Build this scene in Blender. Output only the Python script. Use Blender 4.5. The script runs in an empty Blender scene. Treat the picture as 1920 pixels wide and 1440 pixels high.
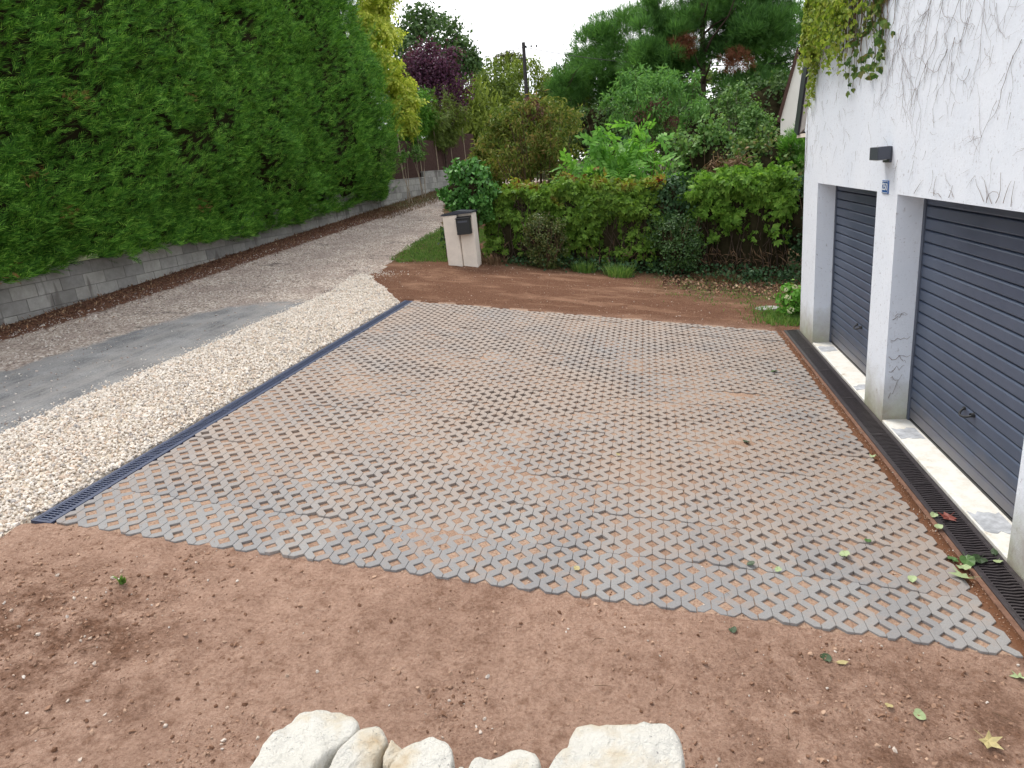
import bpy, bmesh, math, random
import numpy as np
from mathutils import Vector, Matrix

S = bpy.context.scene
COL = S.collection
random.seed(7)

# ------------------------------------------------------------------ camera
F_PX = 1255.0
RC = np.array([[0.9774, -0.0373, -0.2083], [0.1864, -0.3137, 0.9311], [-0.1001, -0.9488, -0.2996]])
CAM_H = 2.6237
def ortho(m):
    f = m[:, 2] / np.linalg.norm(m[:, 2])
    x = m[:, 0] - f * (m[:, 0] @ f); x /= np.linalg.norm(x)
    return x, np.cross(f, x), f
_x, _d, _f = ortho(RC)
cam = bpy.data.cameras.new('camera')
cam.sensor_width = 36.0
cam.lens = 36.0 * F_PX / 1920.0
cam.clip_start = 0.05; cam.clip_end = 3000
cam_o = bpy.data.objects.new('camera', cam); COL.objects.link(cam_o)
M = Matrix(((_x[0], -_d[0], -_f[0], 0), (_x[1], -_d[1], -_f[1], 0), (_x[2], -_d[2], -_f[2], CAM_H), (0, 0, 0, 1)))
cam_o.matrix_world = M
S.camera = cam_o

# ------------------------------------------------------------------ sky, sun, exposure
SUN_EL, SUN_AZ_VEC = 60.0, (-0.70, 0.71)         # high soft sun behind thin cloud
w = bpy.data.worlds.new('World'); S.world = w; w.use_nodes = True
nt = w.node_tree; nt.nodes.clear()
n_out = nt.nodes.new('ShaderNodeOutputWorld'); n_bg = nt.nodes.new('ShaderNodeBackground')
n_sky = nt.nodes.new('ShaderNodeTexSky'); n_sky.sky_type = 'NISHITA'; n_sky.sun_disc = False
n_sky.sun_elevation = math.radians(SUN_EL)
n_sky.sun_rotation = math.atan2(SUN_AZ_VEC[0], SUN_AZ_VEC[1])
n_tc = nt.nodes.new('ShaderNodeTexCoord'); n_no = nt.nodes.new('ShaderNodeTexNoise')
n_map = nt.nodes.new('ShaderNodeMapping'); n_map.inputs['Scale'].default_value = (1.0, 1.0, 2.6)
n_no.inputs['Scale'].default_value = 1.6; n_no.inputs['Detail'].default_value = 6; n_no.inputs['Roughness'].default_value = 0.55
n_rp = nt.nodes.new('ShaderNodeValToRGB'); n_rp.color_ramp.elements[0].position = 0.36; n_rp.color_ramp.elements[1].position = 0.62
n_rp.color_ramp.elements[0].color = (0.30, 0.30, 0.30, 1)
n_mx = nt.nodes.new('ShaderNodeMix'); n_mx.data_type = 'RGBA'
n_mx.inputs['B'].default_value = (9.7, 9.75, 9.9, 1)
nt.links.new(n_tc.outputs['Generated'], n_map.inputs['Vector']); nt.links.new(n_map.outputs['Vector'], n_no.inputs['Vector'])
nt.links.new(n_no.outputs['Fac'], n_rp.inputs['Fac']); nt.links.new(n_rp.outputs['Color'], n_mx.inputs['Factor'])
nt.links.new(n_sky.outputs['Color'], n_mx.inputs['A']); nt.links.new(n_mx.outputs['Result'], n_bg.inputs['Color'])
n_bg.inputs['Strength'].default_value = 0.1
nt.links.new(n_bg.outputs['Background'], n_out.inputs['Surface'])

sun = bpy.data.lights.new('sun', 'SUN'); sun.energy = 1.5; sun.angle = math.radians(22); sun.color = (1.0, 0.94, 0.85)
sun_o = bpy.data.objects.new('sun', sun); COL.objects.link(sun_o)
_h = math.cos(math.radians(SUN_EL)); _n = math.hypot(*SUN_AZ_VEC)
sun_o.rotation_euler = Vector((SUN_AZ_VEC[0] / _n * _h, SUN_AZ_VEC[1] / _n * _h, math.sin(math.radians(SUN_EL)))).to_track_quat('Z', 'Y').to_euler()
S.view_settings.view_transform = 'Standard'; S.view_settings.look = 'None'
S.view_settings.gamma = 1.0; S.view_settings.use_curve_mapping = False
S.view_settings.exposure = 1.0
S.cycles.max_bounces = 6; S.cycles.transparent_max_bounces = 4

# ------------------------------------------------------------------ numeric helpers
def ss(a, b, x):
    t = np.clip((np.asarray(x, float) - a) / (b - a), 0, 1); return t * t * (3 - 2 * t)

def vnoise(x, y, seed=0):
    x = np.asarray(x, float); y = np.asarray(y, float)
    xi = np.floor(x).astype(np.int64); yi = np.floor(y).astype(np.int64); fx = x - xi; fy = y - yi
    fx = fx * fx * (3 - 2 * fx); fy = fy * fy * (3 - 2 * fy)
    def hsh(a, b):
        h = (a * 374761393 + b * 668265263 + seed * 982451653) & 0x7fffffff
        h = ((h ^ (h >> 13)) * 1274126177) & 0x7fffffff
        return ((h ^ (h >> 16)) & 0xffff) / 65535.0
    return (hsh(xi, yi) * (1 - fx) + hsh(xi + 1, yi) * fx) * (1 - fy) + (hsh(xi, yi + 1) * (1 - fx) + hsh(xi + 1, yi + 1) * fx) * fy

def fbm(x, y, octv=4, seed=0):
    s = 0; a = 0.5; t = 0
    for o in range(octv):
        s = s + a * vnoise(x * 2 ** o, y * 2 ** o, seed + o * 17); t += a; a *= 0.5
    return s / t

def wall_x(Y): return -9.16 + 0.075 * (np.asarray(Y, float) - 7.8)

def hgt(X, Y):
    X = np.asarray(X, float); Y = np.asarray(Y, float)
    p = 0.13 * np.clip(2.113 - X, 0, 7.5)
    zw = 1.26 + 0.058 * np.clip(Y - 8, 0, 60) + 0.03 * np.clip(Y - 8, -12, 0)
    t = np.clip((-5.387 - X) / (-5.387 - wall_x(Y)), 0, 1.3)
    rise = 0.058 * np.clip(Y - 10.5, 0, 60)
    wgt = 1 - 0.75 * ss(-5.5, -1, X)
    edge = 0.975 + rise
    return np.where(X < -5.387, edge * (1 - t) + zw * t, p + rise * wgt)

def hz(x, y): return float(hgt(x, y))

def nrmz(v):
    return v / np.maximum(np.linalg.norm(v, axis=-1, keepdims=True), 1e-9)

def link(name, me, parent=None):
    o = bpy.data.objects.new(name, me); COL.objects.link(o)
    if parent is not None: o.parent = parent
    return o

def mesh_np(name, V, Fc, mat, parent=None, smooth=False, attrs=None):
    V = np.asarray(V, np.float32); Fc = np.asarray(Fc, np.int32)
    if parent is not None and parent.type == 'EMPTY':
        V = V - np.array(parent.location, np.float32)
    me = bpy.data.meshes.new(name)
    k = Fc.shape[1]
    me.vertices.add(len(V)); me.vertices.foreach_set('co', V.ravel())
    me.loops.add(Fc.size); me.loops.foreach_set('vertex_index', Fc.ravel())
    me.polygons.add(len(Fc)); me.polygons.foreach_set('loop_start', np.arange(0, Fc.size, k, dtype=np.int32))
    me.polygons.foreach_set('use_smooth', np.full(len(Fc), smooth))
    if attrs:
        for an, av in attrs.items():
            a = me.attributes.new(an, 'FLOAT', 'POINT'); a.data.foreach_set('value', np.asarray(av, np.float32).ravel())
    me.update(calc_edges=True); me.validate()
    if mat is not None: me.materials.append(mat)
    return link(name, me, parent)

def bm_obj(name, bm, mat, parent=None, smooth=False):
    me = bpy.data.meshes.new(name)
    if parent is not None and parent.type == 'EMPTY' and parent.get('_abs', 1):
        bmesh.ops.translate(bm, verts=bm.verts, vec=-Vector(parent.location))
    bmesh.ops.recalc_face_normals(bm, faces=bm.faces)
    bm.to_mesh(me); bm.free()
    for p in me.polygons: p.use_smooth = smooth
    if mat is not None: me.materials.append(mat)
    return link(name, me, parent)

def tag(o, label=None, cat=None, group=None, kind=None):
    if label: o['label'] = label
    if cat: o['category'] = cat
    if group: o['group'] = group
    if kind: o['kind'] = kind
    return o

def empty(name, loc, label, cat, group=None):
    o = bpy.data.objects.new(name, None); COL.objects.link(o); o.location = loc; o.empty_display_size = 0.2
    return tag(o, label, cat, group)

def box(bm, x0, x1, y0, y1, z0, z1, bev=0.0):
    r = bmesh.ops.create_cube(bm, size=1.0)
    for v in r['verts']:
        v.co = Vector(((x0 + x1) / 2 + v.co.x * (x1 - x0), (y0 + y1) / 2 + v.co.y * (y1 - y0), (z0 + z1) / 2 + v.co.z * (z1 - z0)))
    if bev:
        es = list({e for v in r['verts'] for e in v.link_edges})
        bmesh.ops.bevel(bm, geom=es, offset=bev, segments=1, affect='EDGES')
    return bm

def prism(bm, pts, axis, a, b):
    """extrude a polygon (2-D pts) between a and b along axis 0/1/2"""
    def p3(p, t):
        q = list(p); q.insert(axis, t); return Vector(q)
    lo = [bm.verts.new(p3(p, a)) for p in pts]; hi = [bm.verts.new(p3(p, b)) for p in pts]
    n = len(pts)
    bm.faces.new(lo); bm.faces.new(hi[::-1])
    for i in range(n): bm.faces.new((lo[i], lo[(i + 1) % n], hi[(i + 1) % n], hi[i]))
    return bm

class MB:
    """gathers quads from tubes and templates into one mesh"""
    def __init__(s): s.V = []; s.F = []; s.n = 0
    def add(s, V, Fc):
        s.V.append(np.asarray(V, float)); s.F.append(np.asarray(Fc, np.int64) + s.n); s.n += len(V)
    def tube(s, pts, radii, sides=5):
        P = np.asarray(pts, float); R = np.asarray(radii, float)
        T = nrmz(np.gradient(P, axis=0))
        ref = np.array([0.31, 0.17, 0.93]) if abs(T[0] @ np.array([0.31, 0.17, 0.93])) < 0.9 else np.array([1.0, 0.2, 0.1])
        A = nrmz(np.cross(T, ref)); B = np.cross(T, A)
        ang = np.arange(sides) * 2 * math.pi / sides
        V = P[:, None] + R[:, None, None] * (np.cos(ang)[None, :, None] * A[:, None] + np.sin(ang)[None, :, None] * B[:, None])
        n = len(P); i = np.arange(n - 1)[:, None] * sides; j = np.arange(sides)[None]
        a = i + j; b = i + (j + 1) % sides
        s.add(V.reshape(-1, 3), np.stack([a, b, b + sides, a + sides], -1).reshape(-1, 4))
        return s
    def build(s, name, mat, parent=None, smooth=False):
        return mesh_np(name, np.concatenate(s.V), np.concatenate(s.F), mat, parent, smooth)

# ------------------------------------------------------------------ materials
def new_mat(name):
    m = bpy.data.materials.new(name); m.use_nodes = True
    t = m.node_tree; t.nodes.clear()
    out = t.nodes.new('ShaderNodeOutputMaterial'); b = t.nodes.new('ShaderNodeBsdfPrincipled')
    t.links.new(b.outputs['BSDF'], out.inputs['Surface'])
    return m, t, b, out
def N(t, typ, **kw):
    n = t.nodes.new(typ)
    for k, v in kw.items():
        if k in n.inputs: n.inputs[k].default_value = v
        else: setattr(n, k, v)
    return n
def noise(t, scale, detail=5, rough=0.6, vec=None, dist=0.0):
    n = N(t, 'ShaderNodeTexNoise', Scale=scale, Detail=detail, Roughness=rough, Distortion=dist)
    if vec is not None: t.links.new(vec, n.inputs['Vector'])
    return n.outputs['Fac']
def ramp(t, src, stops):
    r = t.nodes.new('ShaderNodeValToRGB'); cr = r.color_ramp
    while len(cr.elements) < len(stops): cr.elements.new(0.5)
    for e, (p, c) in zip(cr.elements, stops):
        e.position = p; e.color = (c[0], c[1], c[2], 1) if not np.isscalar(c) else (c, c, c, 1)
    t.links.new(src, r.inputs['Fac']); return r.outputs['Color']
def mix(t, fac, a, b, mode='MIX'):
    m = t.nodes.new('ShaderNodeMix'); m.data_type = 'RGBA'; m.blend_type = mode
    for v, k in ((fac, 'Factor'), (a, 'A'), (b, 'B')):
        if hasattr(v, 'node'): t.links.new(v, m.inputs[k])
        elif k == 'Factor': m.inputs[k].default_value = v
        else: m.inputs[k].default_value = (v[0], v[1], v[2], 1)
    return m.outputs['Result']
def mth(t, op, a, b=0.0):
    m = t.nodes.new('ShaderNodeMath'); m.operation = op; m.use_clamp = False
    for i, v in enumerate((a, b)):
        if hasattr(v, 'node'): t.links.new(v, m.inputs[i])
        else: m.inputs[i].default_value = v
    return m.outputs[0]
def pos(t): return t.nodes.new('ShaderNodeNewGeometry').outputs['Position']
def island(t): return t.nodes.new('ShaderNodeNewGeometry').outputs['Random Per Island']
def attr(t, name): 
    a = t.nodes.new('ShaderNodeAttribute'); a.attribute_name = name; return a.outputs['Fac']
def objrand(t): return t.nodes.new('ShaderNodeObjectInfo').outputs['Random']
def bump(t, b, h, strength=0.4, dist=0.01):
    n = N(t, 'ShaderNodeBump', Strength=strength, Distance=dist); t.links.new(h, n.inputs['Height']); t.links.new(n.outputs['Normal'], b.inputs['Normal'])

def leaf_mat(name, cols, rough=0.5, trans=0.28, clump=1.2, spec=0.18, lift=1.38, zone=None):
    """leaf colour: random per leaf, drifting from clump to clump; thin leaves let light through"""
    m, t, b, out = new_mat(name)
    n = len(cols)
    r = mth(t, 'ADD', mth(t, 'MULTIPLY', island(t), 0.62), mth(t, 'MULTIPLY', noise(t, clump, 2, 0.5, pos(t)), 0.38))
    c = ramp(t, r, [(0.12 + 0.78 * i / max(1, n - 1), cols[i]) for i in range(n)])
    if zone:
        zc, axis, lo, hi, nz = zone
        sx = t.nodes.new('ShaderNodeSeparateXYZ'); t.links.new(pos(t), sx.inputs[0])
        f = N(t, 'ShaderNodeMapRange'); f.inputs['From Min'].default_value = lo; f.inputs['From Max'].default_value = hi
        t.links.new(mth(t, 'ADD', sx.outputs[axis], mth(t, 'MULTIPLY', mth(t, 'SUBTRACT', noise(t, 1.6, 3, 0.6, pos(t)), 0.5), nz)), f.inputs['Value'])
        zr = ramp(t, island(t), [(0.1 + 0.85 * i / (len(zc) - 1), zc[i]) for i in range(len(zc))])
        c = mix(t, f.outputs['Result'], c, zr)
    c = mix(t, 1.0, c, (lift, lift, lift), 'MULTIPLY')
    t.links.new(c, b.inputs['Base Color']); b.inputs['Roughness'].default_value = rough
    b.inputs['Specular IOR Level'].default_value = spec
    tr = t.nodes.new('ShaderNodeBsdfTranslucent'); t.links.new(mix(t, 1.0, c, (1.15, 1.2, 0.7), 'MULTIPLY'), tr.inputs['Color'])
    ms = t.nodes.new('ShaderNodeMixShader'); ms.inputs[0].default_value = trans
    t.links.new(b.outputs[0], ms.inputs[1]); t.links.new(tr.outputs[0], ms.inputs[2]); t.links.new(ms.outputs[0], out.inputs['Surface'])
    return m

def flat(name, col, rough=0.6, spec=0.3, nscale=None, var=0.25, bumpd=None, metallic=0.0, rnd=0.0):
    m, t, b, out = new_mat(name)
    c = col
    if nscale:
        c = ramp(t, noise(t, nscale, 6, 0.65, pos(t)), [(0.25, [v * (1 - var) for v in col]), (0.75, [min(1, v * (1 + var)) for v in col])])
    if rnd:
        c = mix(t, 1.0, c, ramp(t, objrand(t), [(0, (1 - rnd,) * 3), (1, (1 + rnd,) * 3)]), 'MULTIPLY')
    if hasattr(c, 'node'): t.links.new(c, b.inputs['Base Color'])
    else: b.inputs['Base Color'].default_value = (*col, 1)
    b.inputs['Roughness'].default_value = rough; b.inputs['Specular IOR Level'].default_value = spec; b.inputs['Metallic'].default_value = metallic
    if bumpd: bump(t, b, noise(t, bumpd[0], 6, 0.7, pos(t)), bumpd[1], bumpd[2])
    return m

MT = {}
MT['bark'] = flat('bark', (0.075, 0.055, 0.042), 0.9, 0.1, 9, 0.5, (18, 0.7, 0.02))
MT['twig'] = flat('twig', (0.13, 0.085, 0.055), 0.9, 0.1, 12, 0.4)
MT['dead_stem'] = flat('dead_stem', (0.19, 0.145, 0.13), 0.9, 0.1, 12, 0.4)
MT['birch_bark'] = flat('pale_bark', (0.2, 0.17, 0.14), 0.85, 0.1, 14, 0.4)
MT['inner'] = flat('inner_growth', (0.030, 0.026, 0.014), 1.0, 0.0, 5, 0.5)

# soil: reddish loam, drier and paler in places; 'rear' and 'weeds' come from where each kind of earth lies
m, t, b, _ = new_mat('soil'); P0 = pos(t)
fine = noise(t, 55, 8, 0.75, P0); mid = noise(t, 6, 6, 0.65, P0); big = noise(t, 0.9, 4, 0.6, P0)
dry = ramp(t, mth(t, 'ADD', mth(t, 'MULTIPLY', fine, 0.6), mth(t, 'MULTIPLY', noise(t, 210, 4, 0.7, P0), 0.4)), [(0.34, (0.25, 0.145, 0.100)), (0.5, (0.49, 0.315, 0.232)), (0.66, (0.60, 0.43, 0.335))])
dry = mix(t, ramp(t, noise(t, 15, 6, 0.72, P0), [(0.50, 0.0), (0.66, 0.65)]), dry, (0.235, 0.128, 0.082))
damp = ramp(t, fine, [(0.32, (0.05, 0.023, 0.014)), (0.52, (0.155, 0.073, 0.042)), (0.70, (0.30, 0.16, 0.098))])
f1 = ramp(t, mth(t, 'ADD', mth(t, 'MULTIPLY', big, 0.45), mth(t, 'MULTIPLY', mid, 0.55)), [(0.49, 0.0), (0.66, 0.45)])
c = mix(t, f1, dry, damp)
c = mix(t, mth(t, 'MULTIPLY', attr(t, 'moist'), ramp(t, noise(t, 4.5, 6, 0.72, P0), [(0.42, 0.0), (0.60, 0.85)])), c, damp)
rm = N(t, 'ShaderNodeMapping'); rm.inputs['Scale'].default_value = (0.6, 2.0, 1.0); t.links.new(P0, rm.inputs['Vector'])
c = mix(t, attr(t, 'rear'), c, mix(t, ramp(t, noise(t, 1.3, 6, 0.7, rm.outputs[0]), [(0.50, 0.0), (0.66, 0.75)]), damp, (0.36, 0.21, 0.135)))
wd = ramp(t, noise(t, 42, 5, 0.7, P0), [(0.35, (0.03, 0.028, 0.012)), (0.55, (0.065, 0.075, 0.026)), (0.75, (0.14, 0.11, 0.055))])
c = mix(t, mth(t, 'MULTIPLY', attr(t, 'weeds'), ramp(t, noise(t, 3.2, 6, 0.7, P0), [(0.40, 0.0), (0.56, 1.0)])), c, wd)
t.links.new(c, b.inputs['Base Color']); b.inputs['Roughness'].default_value = 0.95; b.inputs['Specular IOR Level'].default_value = 0.1
bump(t, b, mth(t, 'ADD', fine, mth(t, 'MULTIPLY', noise(t, 17, 6, 0.75, P0), 1.6)), 1.0, 0.024); MT['soil'] = m

# infill earth in the paver cells
m, t, b, _ = new_mat('infill_soil'); P0 = pos(t); fine = noise(t, 70, 8, 0.75, P0)
c = ramp(t, fine, [(0.30, (0.18, 0.110, 0.076)), (0.52, (0.37, 0.250, 0.180)), (0.72, (0.49, 0.36, 0.275))])
c = mix(t, ramp(t, noise(t, 1.3, 5, 0.65, P0), [(0.45, 0.0), (0.65, 0.4)]), c, (0.17, 0.095, 0.062))
c = mix(t, attr(t, 'rear'), c, (0.15, 0.068, 0.036))
t.links.new(c, b.inputs['Base Color']); b.inputs['Roughness'].default_value = 0.95; b.inputs['Specular IOR Level'].default_value = 0.1
bump(t, b, fine, 0.7, 0.012); MT['infill'] = m

# lane: pale chippings pressed in earth, a tar-grey compacted track, needle litter under the hedge, grass at the edge
m, t, b, _ = new_mat('lane'); P0 = pos(t)
vor = N(t, 'ShaderNodeTexVoronoi', Scale=42.0); t.links.new(P0, vor.inputs['Vector'])
sc = t.nodes.new('ShaderNodeSeparateColor'); t.links.new(vor.outputs['Color'], sc.inputs[0])
chip = ramp(t, sc.outputs[0], [(0.0, (0.15, 0.112, 0.09)), (0.3, (0.32, 0.255, 0.21)), (0.7, (0.475, 0.40, 0.34)), (1.0, (0.70, 0.63, 0.55))])
chip = mix(t, ramp(t, noise(t, 1.5, 5, 0.6, P0), [(0.40, 0.0), (0.66, 0.6)]), chip, ramp(t, noise(t, 30, 6, 0.7, P0), [(0.3, (0.17, 0.125, 0.105)), (0.7, (0.31, 0.24, 0.21))]))
tarr = ramp(t, mth(t, 'ADD', mth(t, 'MULTIPLY', noise(t, 60, 6, 0.75, P0), 0.6), mth(t, 'MULTIPLY', noise(t, 2.5, 5, 0.6, P0), 0.4)), [(0.38, (0.085, 0.085, 0.088)), (0.50, (0.20, 0.20, 0.203)), (0.62, (0.33, 0.325, 0.318))])
stm = N(t, 'ShaderNodeMapping'); stm.inputs['Scale'].default_value = (5.0, 0.55, 1.0); t.links.new(P0, stm.inputs['Vector'])
tarr = mix(t, ramp(t, noise(t, 1.6, 6, 0.7, stm.outputs[0]), [(0.40, 0.0), (0.62, 0.7)]), tarr, (0.29, 0.275, 0.26))
lit = ramp(t, noise(t, 48, 7, 0.8, P0), [(0.33, (0.032, 0.017, 0.011)), (0.5, (0.115, 0.05, 0.03)), (0.68, (0.24, 0.125, 0.075))])
grs = ramp(t, noise(t, 30, 6, 0.75, P0), [(0.35, (0.04, 0.04, 0.016)), (0.55, (0.10, 0.11, 0.04)), (0.72, (0.22, 0.19, 0.09))])
def edge(a, lo, hi, s=5.0): return ramp(t, mth(t, 'ADD', attr(t, a), mth(t, 'MULTIPLY', mth(t, 'SUBTRACT', noise(t, s, 6, 0.7, P0), 0.5), 0.9)), [(lo, 0.0), (hi, 1.0)])
wet = ramp(t, noise(t, 1.9, 6, 0.72, P0), [(0.57, 0.0), (0.65, 0.7)])
c = mix(t, edge('tar', 0.34, 0.60, 4.5), mix(t, wet, chip, (0.10, 0.08, 0.07)), tarr); c = mix(t, edge('litter', 0.38, 0.55, 7), c, lit); c = mix(t, edge('verge', 0.4, 0.6, 7), c, grs)
t.links.new(c, b.inputs['Base Color']); b.inputs['Roughness'].default_value = 0.9; b.inputs['Specular IOR Level'].default_value = 0.2
bump(t, b, mth(t, 'SUBTRACT', noise(t, 38, 5, 0.7, P0), mth(t, 'MULTIPLY', vor.outputs['Distance'], 1.0)), 0.6, 0.014); MT['lane'] = m

# pavers: grey cast concrete, dusted with earth
m, t, b, _ = new_mat('paver_concrete'); P0 = pos(t)
c = ramp(t, noise(t, 140, 5, 0.8, P0), [(0.25, (0.175, 0.178, 0.182)), (0.75, (0.305, 0.307, 0.309))])
c = mix(t, 1.0, c, ramp(t, objrand(t), [(0, (0.86, 0.87, 0.89)), (1, (1.10, 1.09, 1.07))]), 'MULTIPLY')
dust = ramp(t, mth(t, 'ADD', mth(t, 'MULTIPLY', noise(t, 1.0, 5, 0.6, P0), 0.65), mth(t, 'MULTIPLY', noise(t, 26, 5, 0.7, P0), 0.35)), [(0.34, 0.22), (0.56, 0.80)])
sy = t.nodes.new('ShaderNodeSeparateXYZ'); t.links.new(P0, sy.inputs[0])
swept = N(t, 'ShaderNodeMapRange'); swept.inputs['From Min'].default_value = 3.5; swept.inputs['From Max'].default_value = 4.7; swept.inputs['To Min'].default_value = 0.18
t.links.new(mth(t, 'ADD', sy.outputs[1], mth(t, 'MULTIPLY', mth(t, 'SUBTRACT', noise(t, 1.3, 4, 0.6, P0), 0.5), 2.2)), swept.inputs['Value'])
c = mix(t, mth(t, 'MULTIPLY', dust, swept.outputs['Result']), c, (0.335, 0.268, 0.220))
c = mix(t, ramp(t, noise(t, 7, 6, 0.75, P0), [(0.50, 0.0), (0.72, 0.6)]), c, (0.34, 0.25, 0.19))
t.links.new(c, b.inputs['Base Color']); b.inputs['Roughness'].default_value = 0.85; b.inputs['Specular IOR Level'].default_value = 0.25
bump(t, b, noise(t, 220, 4, 0.8, P0), 0.35, 0.003); MT['paver'] = m

# gravel stones
m, t, b, _ = new_mat('pale_gravel')
c = ramp(t, island(t), [(0.0, (0.26, 0.23, 0.22)), (0.10, (0.55, 0.47, 0.39)), (0.28, (0.72, 0.64, 0.54)), (0.5, (0.82, 0.755, 0.67)), (0.75, (0.70, 0.595, 0.48)), (0.90, (0.62, 0.43, 0.29)), (0.98, (0.18, 0.165, 0.17))])
c = mix(t, 0.35, c, ramp(t, noise(t, 60, 5, 0.7, pos(t)), [(0.3, (0.48, 0.44, 0.39)), (0.7, (0.80, 0.77, 0.72))]))
t.links.new(c, b.inputs['Base Color']); b.inputs['Roughness'].default_value = 0.75; b.inputs['Specular IOR Level'].default_value = 0.3; MT['gravel'] = m
MT['gravel_bed'] = flat('gravel_bed', (0.55, 0.48, 0.39), 0.95, 0.1, 40, 0.5, (40, 0.8, 0.015))
m, t, b, _ = new_mat('lane_stone')
c = ramp(t, island(t), [(0.0, (0.17, 0.13, 0.115)), (0.4, (0.36, 0.30, 0.26)), (0.8, (0.56, 0.50, 0.45)), (1.0, (0.72, 0.68, 0.62))])
t.links.new(c, b.inputs['Base Color']); b.inputs['Roughness'].default_value = 0.85; MT['lane_stone'] = m
m, t, b, _ = new_mat('soil_clod')
c = ramp(t, island(t), [(0.0, (0.15, 0.080, 0.050)), (0.5, (0.29, 0.175, 0.118)), (0.90, (0.44, 0.30, 0.215)), (0.955, (0.5, 0.42, 0.35)), (1.0, (0.66, 0.60, 0.54))])
t.links.new(c, b.inputs['Base Color']); b.inputs['Roughness'].default_value = 0.95; b.inputs['Specular IOR Level'].default_value = 0.1; MT['clod'] = m
m, t, b, _ = new_mat('litter_flakes')
c = ramp(t, island(t), [(0.0, (0.05, 0.024, 0.015)), (0.5, (0.15, 0.07, 0.04)), (0.85, (0.30, 0.17, 0.09)), (1.0, (0.42, 0.33, 0.22))])
t.links.new(c, b.inputs['Base Color']); b.inputs['Roughness'].default_value = 0.9; MT['litter'] = m

# blockwork
m, t, b, _ = new_mat('concrete_block'); P0 = pos(t)
c = ramp(t, noise(t, 9, 7, 0.7, P0), [(0.25, (0.27, 0.26, 0.24)), (0.75, (0.42, 0.405, 0.375))])
c = mix(t, 1.0, c, ramp(t, objrand(t), [(0, (0.72, 0.72, 0.73)), (0.6, (1.0, 1.0, 1.0)), (1, (1.12, 1.12, 1.1))]), 'MULTIPLY')
mp = N(t, 'ShaderNodeMapping'); mp.inputs['Scale'].default_value = (1.0, 2.6, 0.45); t.links.new(P0, mp.inputs['Vector'])
c = mix(t, ramp(t, noise(t, 1.0, 4, 0.55, mp.outputs[0]), [(0.61, 0.0), (0.65, 0.7)]), c, (0.115, 0.10, 0.09))
c = mix(t, ramp(t, noise(t, 1.4, 6, 0.65, P0), [(0.5, 0.0), (0.72, 0.5)]), c, (0.17, 0.16, 0.14))
t.links.new(c, b.inputs['Base Color']); b.inputs['Roughness'].default_value = 0.92; b.inputs['Specular IOR Level'].default_value = 0.15
bump(t, b, noise(t, 90, 5, 0.75, P0), 0.5, 0.006); MT['block'] = m
MT['mortar'] = flat('mortar', (0.20, 0.19, 0.175), 0.95, 0.1, 30, 0.3, (60, 0.5, 0.006))

# render on the house: white, pitted, speckled by the creeper's suckers, grimy at the foot
m, t, b, _ = new_mat('white_render'); P0 = pos(t)
c = ramp(t, noise(t, 2.2, 6, 0.6, P0), [(0.3, (0.725, 0.775, 0.855)), (0.7, (0.785, 0.825, 0.895))])
mp = N(t, 'ShaderNodeMapping'); mp.inputs['Scale'].default_value = (1.0, 1.0, 0.62); t.links.new(P0, mp.inputs['Vector'])
speck = mth(t, 'MULTIPLY', ramp(t, noise(t, 30, 5, 0.70, mp.outputs[0], 0.6), [(0.60, 0.0), (0.67, 0.7)]), ramp(t, noise(t, 1.5, 4, 0.6, P0), [(0.36, 0.0), (0.60, 1.0)]))
c = mix(t, speck, c, (0.33, 0.31, 0.33))
c = mix(t, ramp(t, noise(t, 48, 3, 0.6, P0), [(0.64, 0.0), (0.72, 0.6)]), c, (0.30, 0.28, 0.29))
sx = t.nodes.new('ShaderNodeSeparateXYZ'); t.links.new(P0, sx.inputs[0])
foot = ramp(t, mth(t, 'ADD', sx.outputs[2], mth(t, 'MULTIPLY', noise(t, 3.5, 6, 0.7, P0), 0.55)), [(0.30, 0.9), (0.80, 0.0)])
c = mix(t, foot, c, ramp(t, noise(t, 5, 5, 0.7, P0), [(0.35, (0.30, 0.255, 0.19)), (0.65, (0.36, 0.37, 0.24))]))
t.links.new(c, b.inputs['Base Color']); b.inputs['Roughness'].default_value = 0.9; b.inputs['Specular IOR Level'].default_value = 0.15
bump(t, b, mth(t, 'ADD', noise(t, 120, 5, 0.75, P0), noise(t, 28, 4, 0.6, P0)), 0.45, 0.006); MT['render'] = m

m, t, b, _ = new_mat('threshold_paint'); P0 = pos(t)
c = ramp(t, noise(t, 9, 6, 0.7, P0), [(0.45, (0.70, 0.69, 0.65)), (0.62, (0.62, 0.59, 0.52)), (0.72, (0.36, 0.28, 0.20))])
t.links.new(c, b.inputs['Base Color']); b.inputs['Roughness'].default_value = 0.85; bump(t, b, noise(t, 60, 5, 0.7, P0), 0.4, 0.005); MT['threshold'] = m
MT['patch'] = flat('grey_band', (0.40, 0.415, 0.44), 0.9, 0.15, 14, 0.45, (60, 0.4, 0.004))
m, t, b, _ = new_mat('door_paint'); P0 = pos(t)
c = ramp(t, noise(t, 3, 5, 0.6, P0), [(0.3, (0.058, 0.078, 0.124)), (0.7, (0.078, 0.100, 0.150))])
c = mix(t, ramp(t, noise(t, 40, 4, 0.7, P0), [(0.60, 0.0), (0.8, 0.3)]), c, (0.18, 0.17, 0.16))
sz = t.nodes.new('ShaderNodeSeparateXYZ'); t.links.new(P0, sz.inputs[0])
c = mix(t, ramp(t, mth(t, 'ADD', sz.outputs[2], mth(t, 'MULTIPLY', noise(t, 5, 6, 0.7, P0), 0.5)), [(0.28, 0.45), (0.60, 0.0)]), c, (0.20, 0.16, 0.13))
t.links.new(c, b.inputs['Base Color']); b.inputs['Roughness'].default_value = 0.42; b.inputs['Specular IOR Level'].default_value = 0.5; MT['door'] = m
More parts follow.
